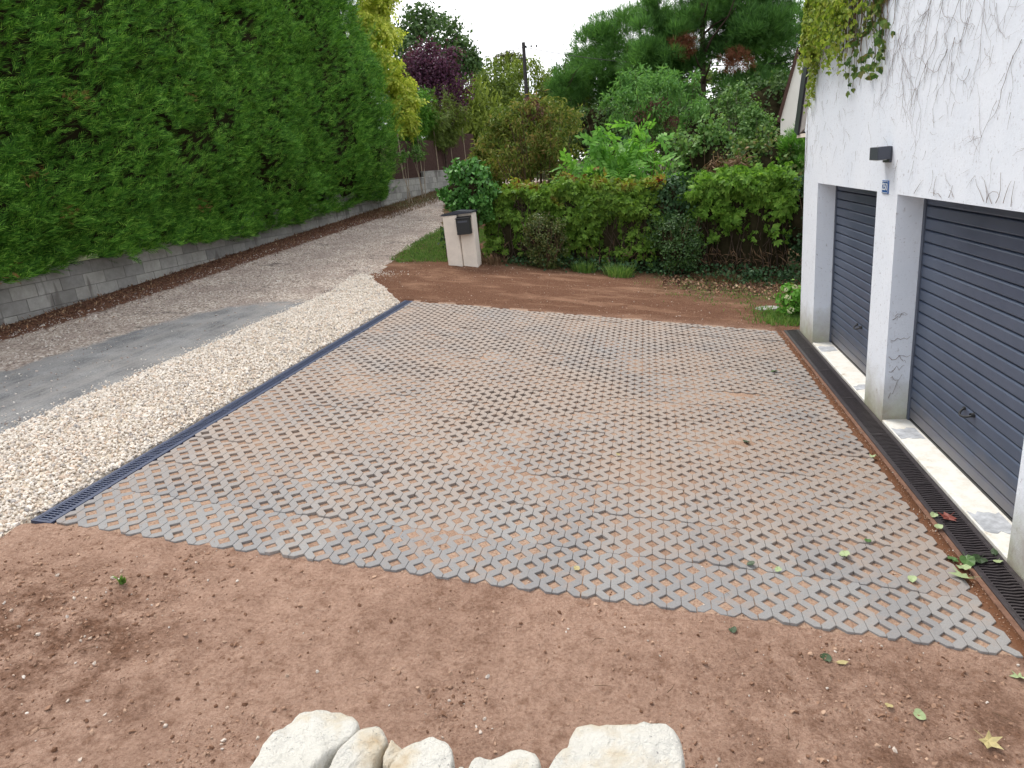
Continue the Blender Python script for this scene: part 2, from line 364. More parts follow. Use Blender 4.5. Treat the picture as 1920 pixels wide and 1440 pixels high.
MT['door_frame'] = flat('door_frame', (0.075, 0.09, 0.125), 0.45, 0.5, 6, 0.15)
MT['black'] = flat('black_plastic', (0.014, 0.015, 0.017), 0.45, 0.45)
MT['lamp'] = flat('anthracite_metal', (0.052, 0.058, 0.078), 0.4, 0.5)
MT['zinc'] = flat('dark_zinc', (0.03, 0.03, 0.045), 0.35, 0.5, 8, 0.3)
MT['soffit'] = flat('weathered_board', (0.33, 0.31, 0.30), 0.9, 0.15, 8, 0.25)
MT['drain_blue'] = flat('drain_polymer', (0.034, 0.048, 0.098), 0.42, 0.5, 20, 0.25)
MT['drain_dark'] = flat('drain_cast_iron', (0.038, 0.031, 0.033), 0.42, 0.5, 25, 0.45)
MT['drain_pit'] = flat('drain_channel', (0.012, 0.012, 0.014), 0.9, 0.1)
MT['rust'] = flat('rusty_edge', (0.17, 0.095, 0.066), 0.9, 0.15, 18, 0.4)
m, t, b, _ = new_mat('limestone'); P0 = pos(t)
c = ramp(t, noise(t, 5, 6, 0.6, P0), [(0.46, (0.86, 0.835, 0.76)), (0.57, (0.79, 0.71, 0.57)), (0.67, (0.66, 0.51, 0.33))])
c = mix(t, mth(t, 'MULTIPLY', ramp(t, noise(t, 75, 4, 0.65, P0), [(0.60, 0.0), (0.67, 0.8)]), ramp(t, noise(t, 9, 3, 0.6, P0), [(0.50, 0.0), (0.60, 1.0)])), c, (0.26, 0.25, 0.25))
t.links.new(c, b.inputs['Base Color']); b.inputs['Roughness'].default_value = 0.9; b.inputs['Specular IOR Level'].default_value = 0.15
bump(t, b, mth(t, 'ADD', noise(t, 45, 7, 0.75, P0), mth(t, 'MULTIPLY', noise(t, 13, 6, 0.7, P0), 2.2)), 1.0, 0.022); MT['limestone'] = m
MT['post_render'] = flat('cream_render', (0.78, 0.70, 0.61), 0.9, 0.15, 7, 0.10, (80, 0.4, 0.004))
MT['cap'] = flat('dark_cap', (0.035, 0.04, 0.055), 0.5, 0.4)
MT['reed'] = flat('brown_reed', (0.075, 0.045, 0.038), 0.9, 0.1, 14, 0.35)
MT['pale_wood'] = flat('pale_stake', (0.34, 0.27, 0.20), 0.9, 0.1, 20, 0.3)
MT['pole'] = flat('pole_wood', (0.055, 0.05, 0.05), 0.9, 0.15, 8, 0.5)
MT['wire'] = flat('wire', (0.03, 0.03, 0.03), 0.6, 0.3)
MT['cream_wall'] = flat('cream_gable', (0.88, 0.84, 0.77), 0.9, 0.1, 3, 0.05)
MT['tile'] = flat('roof_tile', (0.20, 0.115, 0.09), 0.85, 0.2, 12, 0.4, None, 0.0, 0.25)
MT['verge'] = flat('brown_verge', (0.09, 0.05, 0.04), 0.8, 0.2, 8, 0.3)
MT['slab'] = flat('pale_slab', (0.34, 0.335, 0.32), 0.9, 0.1, 25, 0.4, (70, 0.5, 0.004))
MT['rubble'] = flat('pale_rubble', (0.55, 0.49, 0.45), 0.9, 0.1, 6, 0.25, (20, 0.6, 0.02))
MT['terrain'] = flat('rough_ground', (0.06, 0.065, 0.03), 1.0, 0.05, 1.2, 0.5)
MT['blue_plate'] = flat('blue_enamel', (0.02, 0.10, 0.34), 0.25, 0.5)
MT['white_enamel'] = flat('white_enamel', (0.75, 0.78, 0.82), 0.3, 0.5)
MT['flower'] = flat('cream_petals', (0.52, 0.55, 0.32), 0.7, 0.2, 60, 0.15)

# ------------------------------------------------------------------ ground, split by what lies where
def in_poly(X, Y, poly):
    r = np.zeros(X.shape, bool); n = len(poly)
    for i in range(n):
        x0, y0 = poly[i]; x1, y1 = poly[(i + 1) % n]
        c = ((y0 > Y) != (y1 > Y)) & (X < (x1 - x0) * (Y - y0) / ((y1 - y0) if y1 != y0 else 1e-9) + x0)
        r ^= c
    return r
GRAVEL = [(-4.0, 2.96), (-4.5, 2.5), (-5.37, 1.9), (-5.38, 8), (-5.42, 11), (-5.53, 12.0), (-5.33, 12.1), (-5.12, 11.85), (-4.6, 11.05), (-4.08, 10.30), (-3.99, 10.2)]
PX0, PX1, PY0 = -3.842, 1.77, 3.19
def far_edge(x): return 10.43 - 0.067 * (x + 3.88)

def terrain_offset(X, Y):
    """relief on top of the smooth slope"""
    z = np.zeros_like(X)
    patio = (X > PX0 - 0.02) & (X < PX1) & (Y > PY0 - 0.01) & (Y < far_edge(X) + 0.0)
    lanem = ss(-5.2, -5.6, X)
    rough = (fbm(X * 2.3, Y * 2.3, 3, 3) - 0.5) * 0.035 + (fbm(X * 9, Y * 9, 3, 11) - 0.5) * 0.022
    amp = np.clip(fbm(X * 0.8, Y * 0.8, 2, 9) * 1.9 - 0.35, 0.25, 1.3) * (1 - 0.5 * lanem)
    z = z + rough * amp
    # front earth: lies a little below the paver edge
    front = (Y < PY0) * 1.0
    z = z - front * (0.017 + 0.022 * ss(3.19, 2.6, Y))
    for (fx, fy, fa) in ((-2.3, 2.45, .5), (-1.75, 2.75, .4), (-.35, 2.5, -.3), (.25, 2.75, -.2), (.75, 2.4, .2), (-1.1, 2.3, .9), (-2.9, 2.9, .3)):
        u_ = (X - fx) * math.cos(fa) + (Y - fy) * math.sin(fa); v_ = -(X - fx) * math.sin(fa) + (Y - fy) * math.cos(fa)
        rr_ = np.sqrt((u_ / .15) ** 2 + (v_ / .06) ** 2); z = z - front * .012 * ss(1.1, .7, rr_) + front * .006 * np.exp(-((rr_ - 1.25) / .25) ** 2)
    z = z + front * (np.abs(fbm(X * 5.5, Y * 5.5, 4, 61) - .5) * -.05 + .008)
    # heaped lumps by the drain's near end and on the left
    z = z + front * 0.030 * np.exp(-((X + 3.92) / 0.16) ** 2 - ((Y - 3.12) / 0.14) ** 2)
    z = z + front * 0.05 * np.exp(-((X + 3.6) / 0.7) ** 2 - ((Y - 2.45) / 0.5) ** 2)
    back = (Y > far_edge(X)) * (X > -5.3)
    z = z + back * (0.012 + 0.05 * ss(10.6, 11.6, Y) * ss(-5.2, -4.0, X) * ss(3, 0.5, X))
    # paver cells: filled to just under the top, some left emptier
    fill = -0.0030 - 0.024 * np.clip(fbm(X * 2.6, Y * 2.6, 4, 21) - .30, 0, 1) - .012 * np.clip(vnoise(X * 6.25, Y * 6.25 + .3, 46) - .45, 0, 1)
    hol = np.zeros_like(X)
    for (hx, hy, hr, d) in ((-1.35, 6.2, 0.42, 0.9), (-1.62, 5.35, 0.22, 0.9), (-1.0, 7.6, 0.6, 0.5), (-2.6, 8.4, 0.7, 0.55), (-0.9, 8.8, 0.8, 0.55), (-3.3, 9.6, 1.0, 0.4), (-1.9, 9.7, 0.9, 0.4), (0.3, 9.0, 1.0, 0.3), (-2.9, 7.0, 0.4, 0.6)):
        hol = np.maximum(hol, d * np.exp(-((X - hx) ** 2 + (Y - hy) ** 2) / hr ** 2))
    spot = ss(0.50, 0.72, vnoise(X * 6.25 + 3.3, Y * 6.25, 44))
    fill = fill - 0.034 * spot * (0.16 + hol) - 0.012 * hol
    z = np.where(patio, np.minimum(fill + rough * 0.06, -0.0045), z)
    strip = (X >= PX1) & (X < 2.11) & (Y < 10.25)
    z = np.where(strip, -0.012 + rough * 0.3, z)
    under = ((X > 1.875) & (X < 2.5) & (Y < 10.2)) | ((X > -4.0) & (X < -3.842) & (Y > 3.15) & (Y < 10.45))
    z = np.where(under, -0.10, z)
    z = np.where(X > 2.0, np.where(Y < 10.19, -0.12, z), z)
    gr = in_poly(X, Y, GRAVEL)
    z = np.where(gr, z - 0.006 + 0.055 * ss(-4.0, -4.35, X) * ss(-5.50, -5.05, X) * ss(12.1, 11.2, Y + (X + 5.2) * 0.9), z)
    return z, patio, gr

def lane_right(Y):
    Y = np.asarray(Y, float)
    return np.interp(Y, [-2, 11.8, 12.6, 13.6, 15.5, 17.5, 19.5, 22, 26, 33], [-5.39, -5.39, -5.15, -5.3, -5.45, -5.42, -5.85, -6.6, -6.2, -4.5])

def ground_grid(x0, x1, y0, y1, d):
    nx = int(round((x1 - x0) / d)) + 1; ny = int(round((y1 - y0) / d)) + 1
    X, Y = np.meshgrid(np.linspace(x0, x1, nx), np.linspace(y0, y1, ny), indexing='ij')
    off, patio, gr = terrain_offset(X, Y)
    Z = hgt(X, Y) + off
    idx = np.arange(nx * ny).reshape(nx, ny)
    Q = np.stack([idx[:-1, :-1], idx[1:, :-1], idx[1:, 1:], idx[:-1, 1:]], -1).reshape(-1, 4)
    xc = (X[:-1, :-1] + d / 2).ravel(); yc = (Y[:-1, :-1] + d / 2).ravel()
    V = np.stack([X, Y, Z], -1).reshape(-1, 3)
    return V, Q, xc, yc

parts = {'soil': [], 'infill_soil': [], 'lane': [], 'gravel_bed': []}
for (x0, x1, y0, y1, d) in ((-10.6, 5.4, -1.0, 11.0, 0.04), (-10.6, 5.4, 11.0, 33.0, 0.08)):
    V, Q, xc, yc = ground_grid(x0, x1, y0, y1, d)
    jig = (fbm(xc * 3, yc * 3, 3, 5) - 0.5) * 0.25
    pat = (xc > PX0 - 0.02) & (xc < 1.86) & (yc > PY0) & (yc < far_edge(xc))
    grv = in_poly(xc + jig * 0.35, yc + jig * 0.35, GRAVEL) & ~pat
    lan = (xc + jig < lane_right(yc)) & ~grv & ~((yc < 2.2 + jig) & (xc > -6.0))
    kind = np.where(pat, 1, np.where(grv, 3, np.where(lan, 2, 0)))
    for i, k in enumerate(('soil', 'infill_soil', 'lane', 'gravel_bed')):
        q = Q[kind == i]
        if not len(q): continue
        u, inv = np.unique(q, return_inverse=True)
        parts[k].append((V[u], inv.reshape(-1, 4)))
def joined(lst):
    n = 0; Vs = []; Fs = []
    for v, f in lst: Vs.append(v); Fs.append(f + n); n += len(v)
    return np.concatenate(Vs), np.concatenate(Fs)
V, Q = joined(parts['soil'])
rear = ss(9.3, 10.6, V[:, 1]) * 0.95; rear = np.maximum(rear, ss(1.72, 1.8, V[:, 0]) * 0.9)
weeds = ss(11.2, 13.0, V[:, 1]) * ss(-0.6, 1.2, V[:, 0]) * 0.9 + ss(13.2, 14.2, V[:, 1]) * 0.9
weeds = np.maximum(np.clip(weeds, 0, 1), ss(-4.25, -4.5, V[:, 0]) * ss(13.0, 13.6, V[:, 1]))
moist = np.clip(np.exp(-((V[:, 0] + 3.1) / 0.9) ** 2 - ((V[:, 1] - 2.1) / 0.75) ** 2) * 1.3 + 0.9 * np.exp(-((V[:, 0] - 1.1) / 0.9) ** 2 - ((V[:, 1] - 2.6) / 0.5) ** 2) + 0.5 * np.exp(-((V[:, 0] + 0.2) / 0.9) ** 2 - ((V[:, 1] - 2.0) / 0.3) ** 2), 0, 1)
tag(mesh_np('soil', V, Q, MT['soil'], None, True, {'rear': rear, 'weeds': weeds, 'moist': moist}), 'bare reddish brown earth around the paved driveway', kind='structure')
V, Q = joined(parts['infill_soil'])
tag(mesh_np('infill_soil', V, Q, MT['infill'], None, True, {'rear': np.maximum(ss(1.70, 1.78, V[:, 0]), 0)}), 'brown earth filling the cells of the driveway pavers', kind='structure')
V, Q = joined(parts['lane'])
d_w = V[:, 0] - wall_x(V[:, 1])
tarm = ss(-7.5, -6.6, V[:, 0] + (V[:, 1] - 6.5) * -0.12) * ss(10.9, 8.2, V[:, 1] + (V[:, 0] + 6.0) * -0.6)
litm = ss(1.1, 0.45, d_w) * ss(26, 19, V[:, 1])
verm = ss(1.2, 0.3, d_w) * ss(18.5, 21.5, V[:, 1])
tag(mesh_np('lane', V, Q, MT['lane'], None, True, {'tar': tarm, 'litter': litm, 'verge': verm}), 'stony lane climbing beside the block wall', kind='structure')
V, Q = joined(parts['gravel_bed'])
tag(mesh_np('gravel_bed', V, Q, MT['gravel_bed'], None, True), 'bed under the pale gravel strip', kind='structure')
# wide terrain under and beyond all of it
gx = np.concatenate([np.linspace(-300, -30, 10), np.linspace(-24, 24, 17), np.linspace(30, 300, 10)])
gy = np.concatenate([np.linspace(-200, -20, 6), np.linspace(-12, 84, 25), np.linspace(100, 500, 9)])
X, Y = np.meshgrid(gx, gy, indexing='ij')
Z = hgt(np.clip(X, -10, 8), np.clip(Y, -12, 45)) - 0.45 + 0.25 * ss(33, 40, Y)
i = np.arange(X.size).reshape(X.shape)
tag(mesh_np('terrain', np.stack([X, Y, Z], -1).reshape(-1, 3), np.stack([i[:-1, :-1], i[1:, :-1], i[1:, 1:], i[:-1, 1:]], -1).reshape(-1, 4), MT['terrain'], None, True), 'rough garden ground reaching away behind the trees', kind='structure')

# ------------------------------------------------------------------ driveway pavers
P = 0.16; TH = math.atan(0.13); G = 0.0014; D = 0.275 * P
def band_poly(mirror, x0):
    ins = 0.0025; yb = -0.5 * P + ins; yt = 2.5 * P - ins
    L = [(G, yb)]
    for k in range(3): L += [(G, k * P - D + G), (D, k * P), (G, k * P + D - G)]
    L += [(G, yt)]
    R = [(P / 2 - D, yt), (P / 2 - G, 2.5 * P - D + G)]
    for k in (1, 0): R += [(P / 2 - G, (k + .5) * P + D - G), (P / 2 - D, (k + .5) * P), (P / 2 - G, (k + .5) * P - D + G)]
    R += [(P / 2 - G, -0.5 * P + D - G), (P / 2 - D, yb)]
    pts = L + R
    if mirror: pts = [(P / 2 - x, y) for x, y in pts][::-1]
    return [(x + x0, y) for x, y in pts]
def paver_bm():
    bm = bmesh.new()
    for k in range(4):
        pts = band_poly(k % 2, k * P / 2)
        lo = [bm.verts.new((x, y, -0.045)) for x, y in pts][::-1]
        f = bm.faces.new([bm.verts.new((x, y, 0)) for x, y in pts])
        top = f.verts[:][::-1]
        n = len(pts)
        for i in range(n): bm.faces.new((top[i], lo[i], lo[(i + 1) % n], top[(i + 1) % n]))
    bmesh.ops.recalc_face_normals(bm, faces=bm.faces)
    es = [e for e in bm.edges if all(abs(v.co.z) < 1e-6 for v in e.verts)]
    bmesh.ops.bevel(bm, geom=es, offset=0.0022, segments=1, affect='EDGES')
    bmesh.ops.translate(bm, verts=bm.verts, vec=(-P, -P, 0))
    return bm
driveway = empty('driveway', (-1.0, 6.8, hz(-1.0, 6.8)), 'driveway of grey concrete grid pavers with earth filled cells', 'paving')
bm = paver_bm(); me_pav = bpy.data.meshes.new('paver'); bm.to_mesh(me_pav); bm.free(); me_pav.materials.append(MT['paver'])
rg = random.Random(3)
DL = Vector(driveway.location)
for ix in range(18):
    for iy in range(15):
        xc = PX1 - (ix + 0.5) * 2 * P * math.cos(TH); yc = PY0 + (iy + 0.5) * 3 * P
        if yc - 1.5 * P > far_edge(xc) - 0.12: continue
        wob = 0.010 * math.sin(xc * 1.1 + 0.6) + 0.006 * math.sin(xc * 2.9)
        loc = Vector((xc + rg.uniform(-.003, .003), yc + wob + rg.uniform(-.004, .004), hz(xc, yc) + rg.uniform(-.002, .003)))
        rot = Matrix.Rotation(TH + rg.gauss(0, .012), 4, 'Y') @ Matrix.Rotation(rg.gauss(0, .013), 4, 'X') @ Matrix.Rotation(rg.gauss(0, .008), 4, 'Z')
        mw = Matrix.Translation(loc) @ rot
        data = me_pav
        cuts = []
        if ix == 17: cuts.append((Vector((PX0 + 0.002, 0, 0)), Vector((-1, 0, 0))))
        if yc + 1.5 * P > far_edge(xc): cuts.append((Vector((-3.88, 10.43, 0)), Vector((0.067, 1, 0))))
        if cuts:
            b2 = paver_bm(); inv = mw.inverted()
            for co, no in cuts:
                bmesh.ops.bisect_plane(b2, geom=b2.verts[:] + b2.edges[:] + b2.faces[:], plane_co=inv @ co, plane_no=inv.to_3x3() @ no, clear_outer=True)
            if not b2.faces: b2.free(); continue
            data = bpy.data.meshes.new('paver_cut'); b2.to_mesh(data); b2.free(); data.materials.append(MT['paver'])
        o = link('paver', data, driveway); o.matrix_local = Matrix.Translation(-DL) @ mw

# ------------------------------------------------------------------ drains
def drain(name, label, x0, x1, y0, y1, tilt, mat, railw, pitch, slat_w, wavy, edge_mat):
    xm = (x0 + x1) / 2; wd = (x1 - x0); zt = hz(xm, 5)
    root = empty(name, (xm, y0, zt + 0.002), label, 'drain')
    root.rotation_euler = (0, tilt, 0); root['_abs'] = 0
    L = y1 - y0
    bm = bmesh.new(); h = wd / 2
    box(bm, -h, -h + railw, 0, L, -0.09, 0, 0.002); box(bm, h - railw, h, 0, L, -0.09, 0, 0.002)
    bm_obj('channel_rail', bm, mat, root)
    bm = bmesh.new(); box(bm, -h + railw, h - railw, 0, L, -0.095, -0.07)
    bm_obj('channel_floor', bm, MT['drain_pit'], root)
    bm = bmesh.new(); box(bm, -h, h, -0.012, -0.0005, -0.09, -0.001); box(bm, -h, h, L + 0.0005, L + 0.012, -0.09, -0.001)
    bm_obj('end_cap', bm, mat, root)
    if edge_mat:
        bm = bmesh.new(); box(bm, -h - 0.035, -h - 0.001, 0, L, -0.09, -0.004, 0.003); bm_obj('rusty_edge_strip', bm, edge_mat, root)
    # one slat mesh, shared
    sw = wd - 2 * railw - 0.004; n = 9 if wavy else 2
    xs = np.linspace(-sw / 2, sw / 2, n); off = 0.0045 * np.sin(np.linspace(0, 3 * math.pi, n)) if wavy else np.zeros(n)
    Vv = []; Ff = []
    for x, o in zip(xs, off):
        for (dy, dz) in ((-slat_w / 2, -0.02), (-slat_w / 2, -0.001), (slat_w / 2, -0.001), (slat_w / 2, -0.02)): Vv.append((x, o + dy, dz - (0.003 if wavy else 0.002)))
    for k in range(n - 1):
        a = k * 4
        for j in range(3): Ff.append((a + j, a + 4 + j, a + 5 + j, a + 1 + j))
    slat = mesh_np('slat', Vv, Ff, mat); sdata = slat.data; bpy.data.objects.remove(slat)
    nsec = max(1, int(round(L / 1.0))); sl = L / nsec
    for s in range(nsec):
        bm = bmesh.new(); ya, yb = s * sl + 0.003, (s + 1) * sl - 0.003
        hw = h - railw - 0.0015
        box(bm, -hw, -hw + 0.008, ya, yb, -0.022, -0.0025); box(bm, hw - 0.008, hw, ya, yb, -0.022, -0.0025)
        box(bm, -hw + 0.0085, hw - 0.0085, ya, ya + 0.010, -0.022, -0.0028); box(bm, -hw + 0.0085, hw - 0.0085, yb - 0.010, yb, -0.022, -0.0028)
        if not wavy: box(bm, -0.004, 0.004, ya + 0.0105, yb - 0.0105, -0.026, -0.0062)
        g = bm_obj('grate', bm, mat, root)
        k = int((sl - 0.03) / pitch)
        for q in range(k):
            o = link('slat', sdata, g); o.location = (0, ya + 0.016 + (q + 0.3) * (sl - 0.036) / k, 0)
    return root
drain('channel_drain', 'blue black slotted channel drain between pale gravel and pavers', -3.996, -3.846, 3.2, 10.42, TH, MT['drain_blue'], 0.024, 0.027, 0.011, False, None)
drain('channel_drain', 'dark cast grating channel drain along the foot of garage doors', 1.887, 2.098, 1.2, 10.17, 0.0, MT['drain_dark'], 0.026, 0.030, 0.013, True, MT['rust'])
bpy.data.objects['channel_drain.001'].location.z = hz(1.99, 5) + 0.004

# ------------------------------------------------------------------ house
XF = 2.113
house = empty('house', (XF, 6.8, 0), 'white rendered house gable with two grey garage doors', 'house'); 
def yl(z): return 10.25 - 0.57 * (z - 2.79)           # left edge of the gable above the eave
DOORS = ((7.07, 9.395), (4.13, 6.52))
LZ = 2.112
bm = bmesh.new()
YR = -2.5
for (a, b_) in ((9.395, 10.19), (6.52, 7.07), (YR, 4.13)):
    box(bm, XF, XF + 0.36, a, b_, -0.3, LZ)
prism(bm, [(10.19, LZ), (10.19, 2.74), (10.25, 2.76), (yl(3.6), 3.6), (yl(7.0), 7.0), (4.0, 8.6), (0.3, 7.0), (-2.5, 2.7), (-2.5, LZ)], 0, XF, XF + 0.36)
bmesh.ops.remove_doubles(bm, verts=bm.verts, dist=1e-5)
bm_obj('wall', bm, MT['render'], house)
bm = bmesh.new()                                         # side and rear walls
prism(bm, [(XF + 0.36, -0.3), (XF + 9, -0.3), (XF + 9, 2.74), (XF + 0.36, 2.74)], 1, 9.85, 10.188)
prism(bm, [(XF + 0.36, -0.3), (XF + 9, -0.3), (XF + 9, 2.74), (XF + 0.36, 2.74)], 1, -2.49, -2.2)
bm_obj('side_wall', bm, MT['render'], house)
bm = bmesh.new()                                         # steep roof: slab along the slope, overhanging the eave
prism(bm, [(10.62, 2.72), (10.86, 2.78), (yl(7.0) + 0.55, 7.05), (4.0, 9.0), (-0.4, 7.05), (-3.0, 2.7), (-2.75, 2.66), (0.2, 7.0), (4.0, 8.75), (yl(7.0) + 0.28, 6.95)], 0, XF - 0.02, XF + 9.1)
bm_obj('roof', bm, MT['zinc'], house)
bm = bmesh.new()
prism(bm, [(10.26, 2.80), (10.615, 2.74), (yl(7.0) + 0.275, 6.94), (yl(7.0) + 0.01, 7.0)], 0, XF + 0.005, XF + 0.04)
bm_obj('barge_board', bm, MT['soffit'], house)
bm = bmesh.new(); box(bm, XF + 0.01, XF + 9, 10.192, 10.80, 2.685, 2.735); bm_obj('eave_board', bm, MT['post_render'], house)
XD = 2.335                                               # door plane
for di, (a, b_) in enumerate(DOORS):
    door = empty('garage_door', (XD, (a + b_) / 2, 0.05), None, None); del_keys = [k for k in ('label', 'category') if k in door]
    door.parent = house; door.location = Vector((XD, (a + b_) / 2, 0.05)) - Vector(house.location)
    wid = b_ - a; n = 20; ph = (LZ - 0.055) / n
    # slat profile: lipped top and bottom with a shallow dish
    prof = [(0.030, 0.0), (0.012, 0.002), (0.003, 0.009), (0.0, 0.016), (0.0, ph - 0.017), (0.004, ph - 0.010), (0.016, ph - 0.005), (0.030, ph - 0.003)]
    Vv = [(x, y, z) for y in (-wid / 2 + 0.045, wid / 2 - 0.045) for x, z in prof]
    k = len(prof); Ff = [(i, i + 1, k + i + 1, k + i) for i in range(k - 1)]
    sl = mesh_np('slat', Vv, Ff, MT['door']); sd = sl.data; bpy.data.objects.remove(sl)
    for i in range(n):
        o = link('slat', sd, door); o.location = (0, 0, i * ph)
    def dbox(name, x0, x1, y0, y1, z0, z1, mat, bev=0.0):
        q = bmesh.new(); box(q, x0, x1, y0, y1, z0, z1, bev); o = bm_obj(name, q, mat); o.parent = door; return o
    dbox('door_frame', -0.012, 0.05, wid / 2 - 0.043, wid / 2 - 0.001, -0.02, LZ - 0.052, MT['door_frame'], 0.004)
    dbox('door_frame', -0.012, 0.05, -wid / 2 + 0.001, -wid / 2 + 0.043, -0.02, LZ - 0.052, MT['door_frame'], 0.004)
    dbox('backing', 0.031, 0.05, -wid / 2 + 0.045, wid / 2 - 0.045, -0.02, LZ - 0.052, MT['drain_pit'])
    dbox('bottom_seal', 0.002, 0.03, -wid / 2 + 0.045, wid / 2 - 0.045, -0.019, -0.001, MT['black'])
    hb = MB(); tt = np.linspace(0, math.pi, 9)
    hy = {0: -0.10, 1: 0.0}[di]; hzz = 0.50
    hb.tube(np.stack([-0.005 - 0.055 * np.sin(tt), hy + 0.075 * np.cos(tt), hzz - 0.03 * np.sin(tt)], -1), np.full(9, 0.009), 6)
    hb.tube([(-0.002, hy - 0.075, hzz), (-0.028, hy - 0.075, hzz)], [0.02, 0.016], 8)
    hb.tube([(-0.002, hy + 0.075, hzz), (-0.014, hy + 0.075, hzz)], [0.016, 0.014], 8)
    o = hb.build('handle', MT['black'], None, True); o.parent = door
    # painted sill under the door with thin ragged grey bands laid across it
    bm = bmesh.new(); box(bm, XF + 0.002, XD + 0.06, a + 0.001, b_ - 0.001, -0.2, 0.028, 0.006); th = bm_obj('threshold', bm, MT['threshold'], house)
    for (f0, f1) in (((0.10, 0.20), (0.80, 0.86)) if di == 0 else ((0.10, 0.20), (0.76, 0.87)))[::1]:
        y1_ = b_ - f0 * wid; y0_ = b_ - f1 * wid
        q = bmesh.new(); rr = random.Random(int(f0 * 100) + di)
        pts = []
        for u in np.linspace(0, 1, 7): pts.append((XF + 0.012 + u * (XD - XF - 0.03), y0_ + rr.uniform(-.028, .028)))
        for u in np.linspace(1, 0, 7): pts.append((XF + 0.012 + u * (XD - XF - 0.03), y1_ + rr.uniform(-.028, .028)))
        prism(q, pts, 2, 0.0285, 0.0315); bm_obj('threshold_band', q, MT['patch'], house)
# wall lamp: square up-and-down light with a box body and a back plate
lamp = empty('wall_lamp', (XF, 6.81, 2.46), 'anthracite box wall lamp above the house number', 'lamp')
bm = bmesh.new()
box(bm, XF - 0.125, XF - 0.022, 6.695, 6.93, 2.405, 2.515, 0.003); bm_obj('lamp_body', bm, MT['lamp'], lamp)
bm = bmesh.new(); box(bm, XF - 0.0215, XF - 0.001, 6.72, 6.90, 2.375, 2.512, 0.003); bm_obj('back_plate', bm, MT['lamp'], lamp)
bm = bmesh.new(); box(bm, XF - 0.10, XF - 0.04, 6.73, 6.90, 2.399, 2.404); bm_obj('diffuser', bm, MT['white_enamel'], lamp)
# number plate 250
plate = empty('house_number_plate', (XF, 6.83, 2.17), 'small blue enamel plate reading 250 between garage doors', 'number plate')
bm = bmesh.new(); box(bm, XF - 0.009, XF - 0.001, 6.745, 6.915, 2.105, 2.22, 0.002); bm_obj('plate', bm, MT['blue_plate'], plate)
bm = bmesh.new()
for (a, b_, c, d) in ((6.753, 6.907, 2.209, 2.213), (6.753, 6.907, 2.112, 2.116), (6.753, 6.757, 2.1165, 2.2085), (6.903, 6.907, 2.1165, 2.2085)): box(bm, XF - 0.0105, XF - 0.0095, a, b_, c, d)
bm_obj('white_border', bm, MT['white_enamel'], plate)
cu = bpy.data.curves.new('digits', 'FONT'); cu.body = '250'; cu.size = 0.088; cu.align_x = 'CENTER'; cu.align_y = 'CENTER'; cu.extrude = 0.0006; cu.offset = 0.0012
cu.materials.append(MT['white_enamel']); to = bpy.data.objects.new('digits', cu); COL.objects.link(to)
bpy.context.view_layer.update(); me_d = bpy.data.meshes.new_from_object(to); bpy.data.objects.remove(to); to = link('digits', me_d)
to.parent = plate; to.matrix_local = Matrix.Translation((-0.0105, 0.0, -0.007)) @ Matrix(((0, 0, -1, 0), (-1, 0, 0, 0), (0, 1, 0, 0), (0, 0, 0, 1)))

# ------------------------------------------------------------------ block wall by the lane
wdir = np.array([0.075, 1.0]) / math.hypot(0.075, 1.0); wn = np.array([wdir[1], -wdir[0]])    # wn faces the lane
wroot = empty('block_wall', (float(wall_x(15)), 15, hz(wall_x(15), 15)), 'low grey concrete block wall stepping up along the lane', 'wall')
W0 = np.array([float(wall_x(2.0)), 2.0])
bl, bh = 0.424, 0.2
bm = bmesh.new(); box(bm, -0.1, 0.0, 0.004, bl - 0.004, 0.004, bh - 0.004, 0.005); bmesh.ops.translate(bm, verts=bm.verts, vec=(0, 0, 0))
me_bl = bpy.data.meshes.new('block'); bm.to_mesh(me_bl); bm.free(); me_bl.materials.append(MT['block'])
bm = bmesh.new(); box(bm, -0.1, 0.0, 0.004, bl / 2 - 0.004, 0.004, bh - 0.004, 0.005)
me_hb = bpy.data.meshes.new('half_block'); bm.to_mesh(me_hb); bm.free(); me_hb.materials.append(MT['block'])
rotz = math.atan2(-wdir[0], wdir[1]); rb = random.Random(5)
mort = bmesh.new(); WL = Vector(wroot.location)
length = 29.0
def wall_top(s):
    p = W0 + wdir * s
    zg = 1.26 + 0.058 * max(p[1] - 8, 0) + 0.03 * min(p[1] - 8, 0)
    return 0.16 + bh * math.floor((zg + 0.75 - 0.16) / bh), zg
k = 0
while k * bl < length:
    top, zg = wall_top(k * bl + bl * 0.5)
    z = 0.16 + bh * math.floor((zg - 0.12 - 0.16) / bh); row = int(round((z - 0.16) / bh))
    s0 = k * bl
    while z < top - 1e-3:
        if row % 2 == 0: segs = [(s0, me_bl)]
        else: segs = [(s0, me_hb), (s0 + bl / 2, me_hb)] if rb.random() < 0.12 else [(s0 - bl / 2, me_bl)]
        for s_, dat in segs:
            p = W0 + wdir * s_
            o = link('block', dat, wroot)
            o.location = Vector((p[0] + wn[0] * rb.uniform(-.003, .004), p[1], z)) - WL; o.rotation_euler = (0, rb.gauss(0, .006), rotz)
        z += bh; row += 1
    p0 = W0 + wdir * s0; p1 = W0 + wdir * (s0 + bl)
    zb = zg - 0.3
    q = [p0 - wn * 0.008, p1 - wn * 0.008, p1 - wn * 0.092, p0 - wn * 0.092]
    prism(mort, [tuple(v) for v in q], 2, zb, top - 0.004)
    # coping strip at the far, uncovered end
    if p0[1] > 20.5:
        c = bmesh.new(); prism(c, [tuple(v) for v in (p0 + wn * 0.012, p1 + wn * 0.012, p1 - wn * 0.112, p0 - wn * 0.112)], 2, top + 0.001, top + 0.035); bm_obj('coping', c, MT['block'], wroot)
    k += 1
bm_obj('mortar', mort, MT['mortar'], wroot)

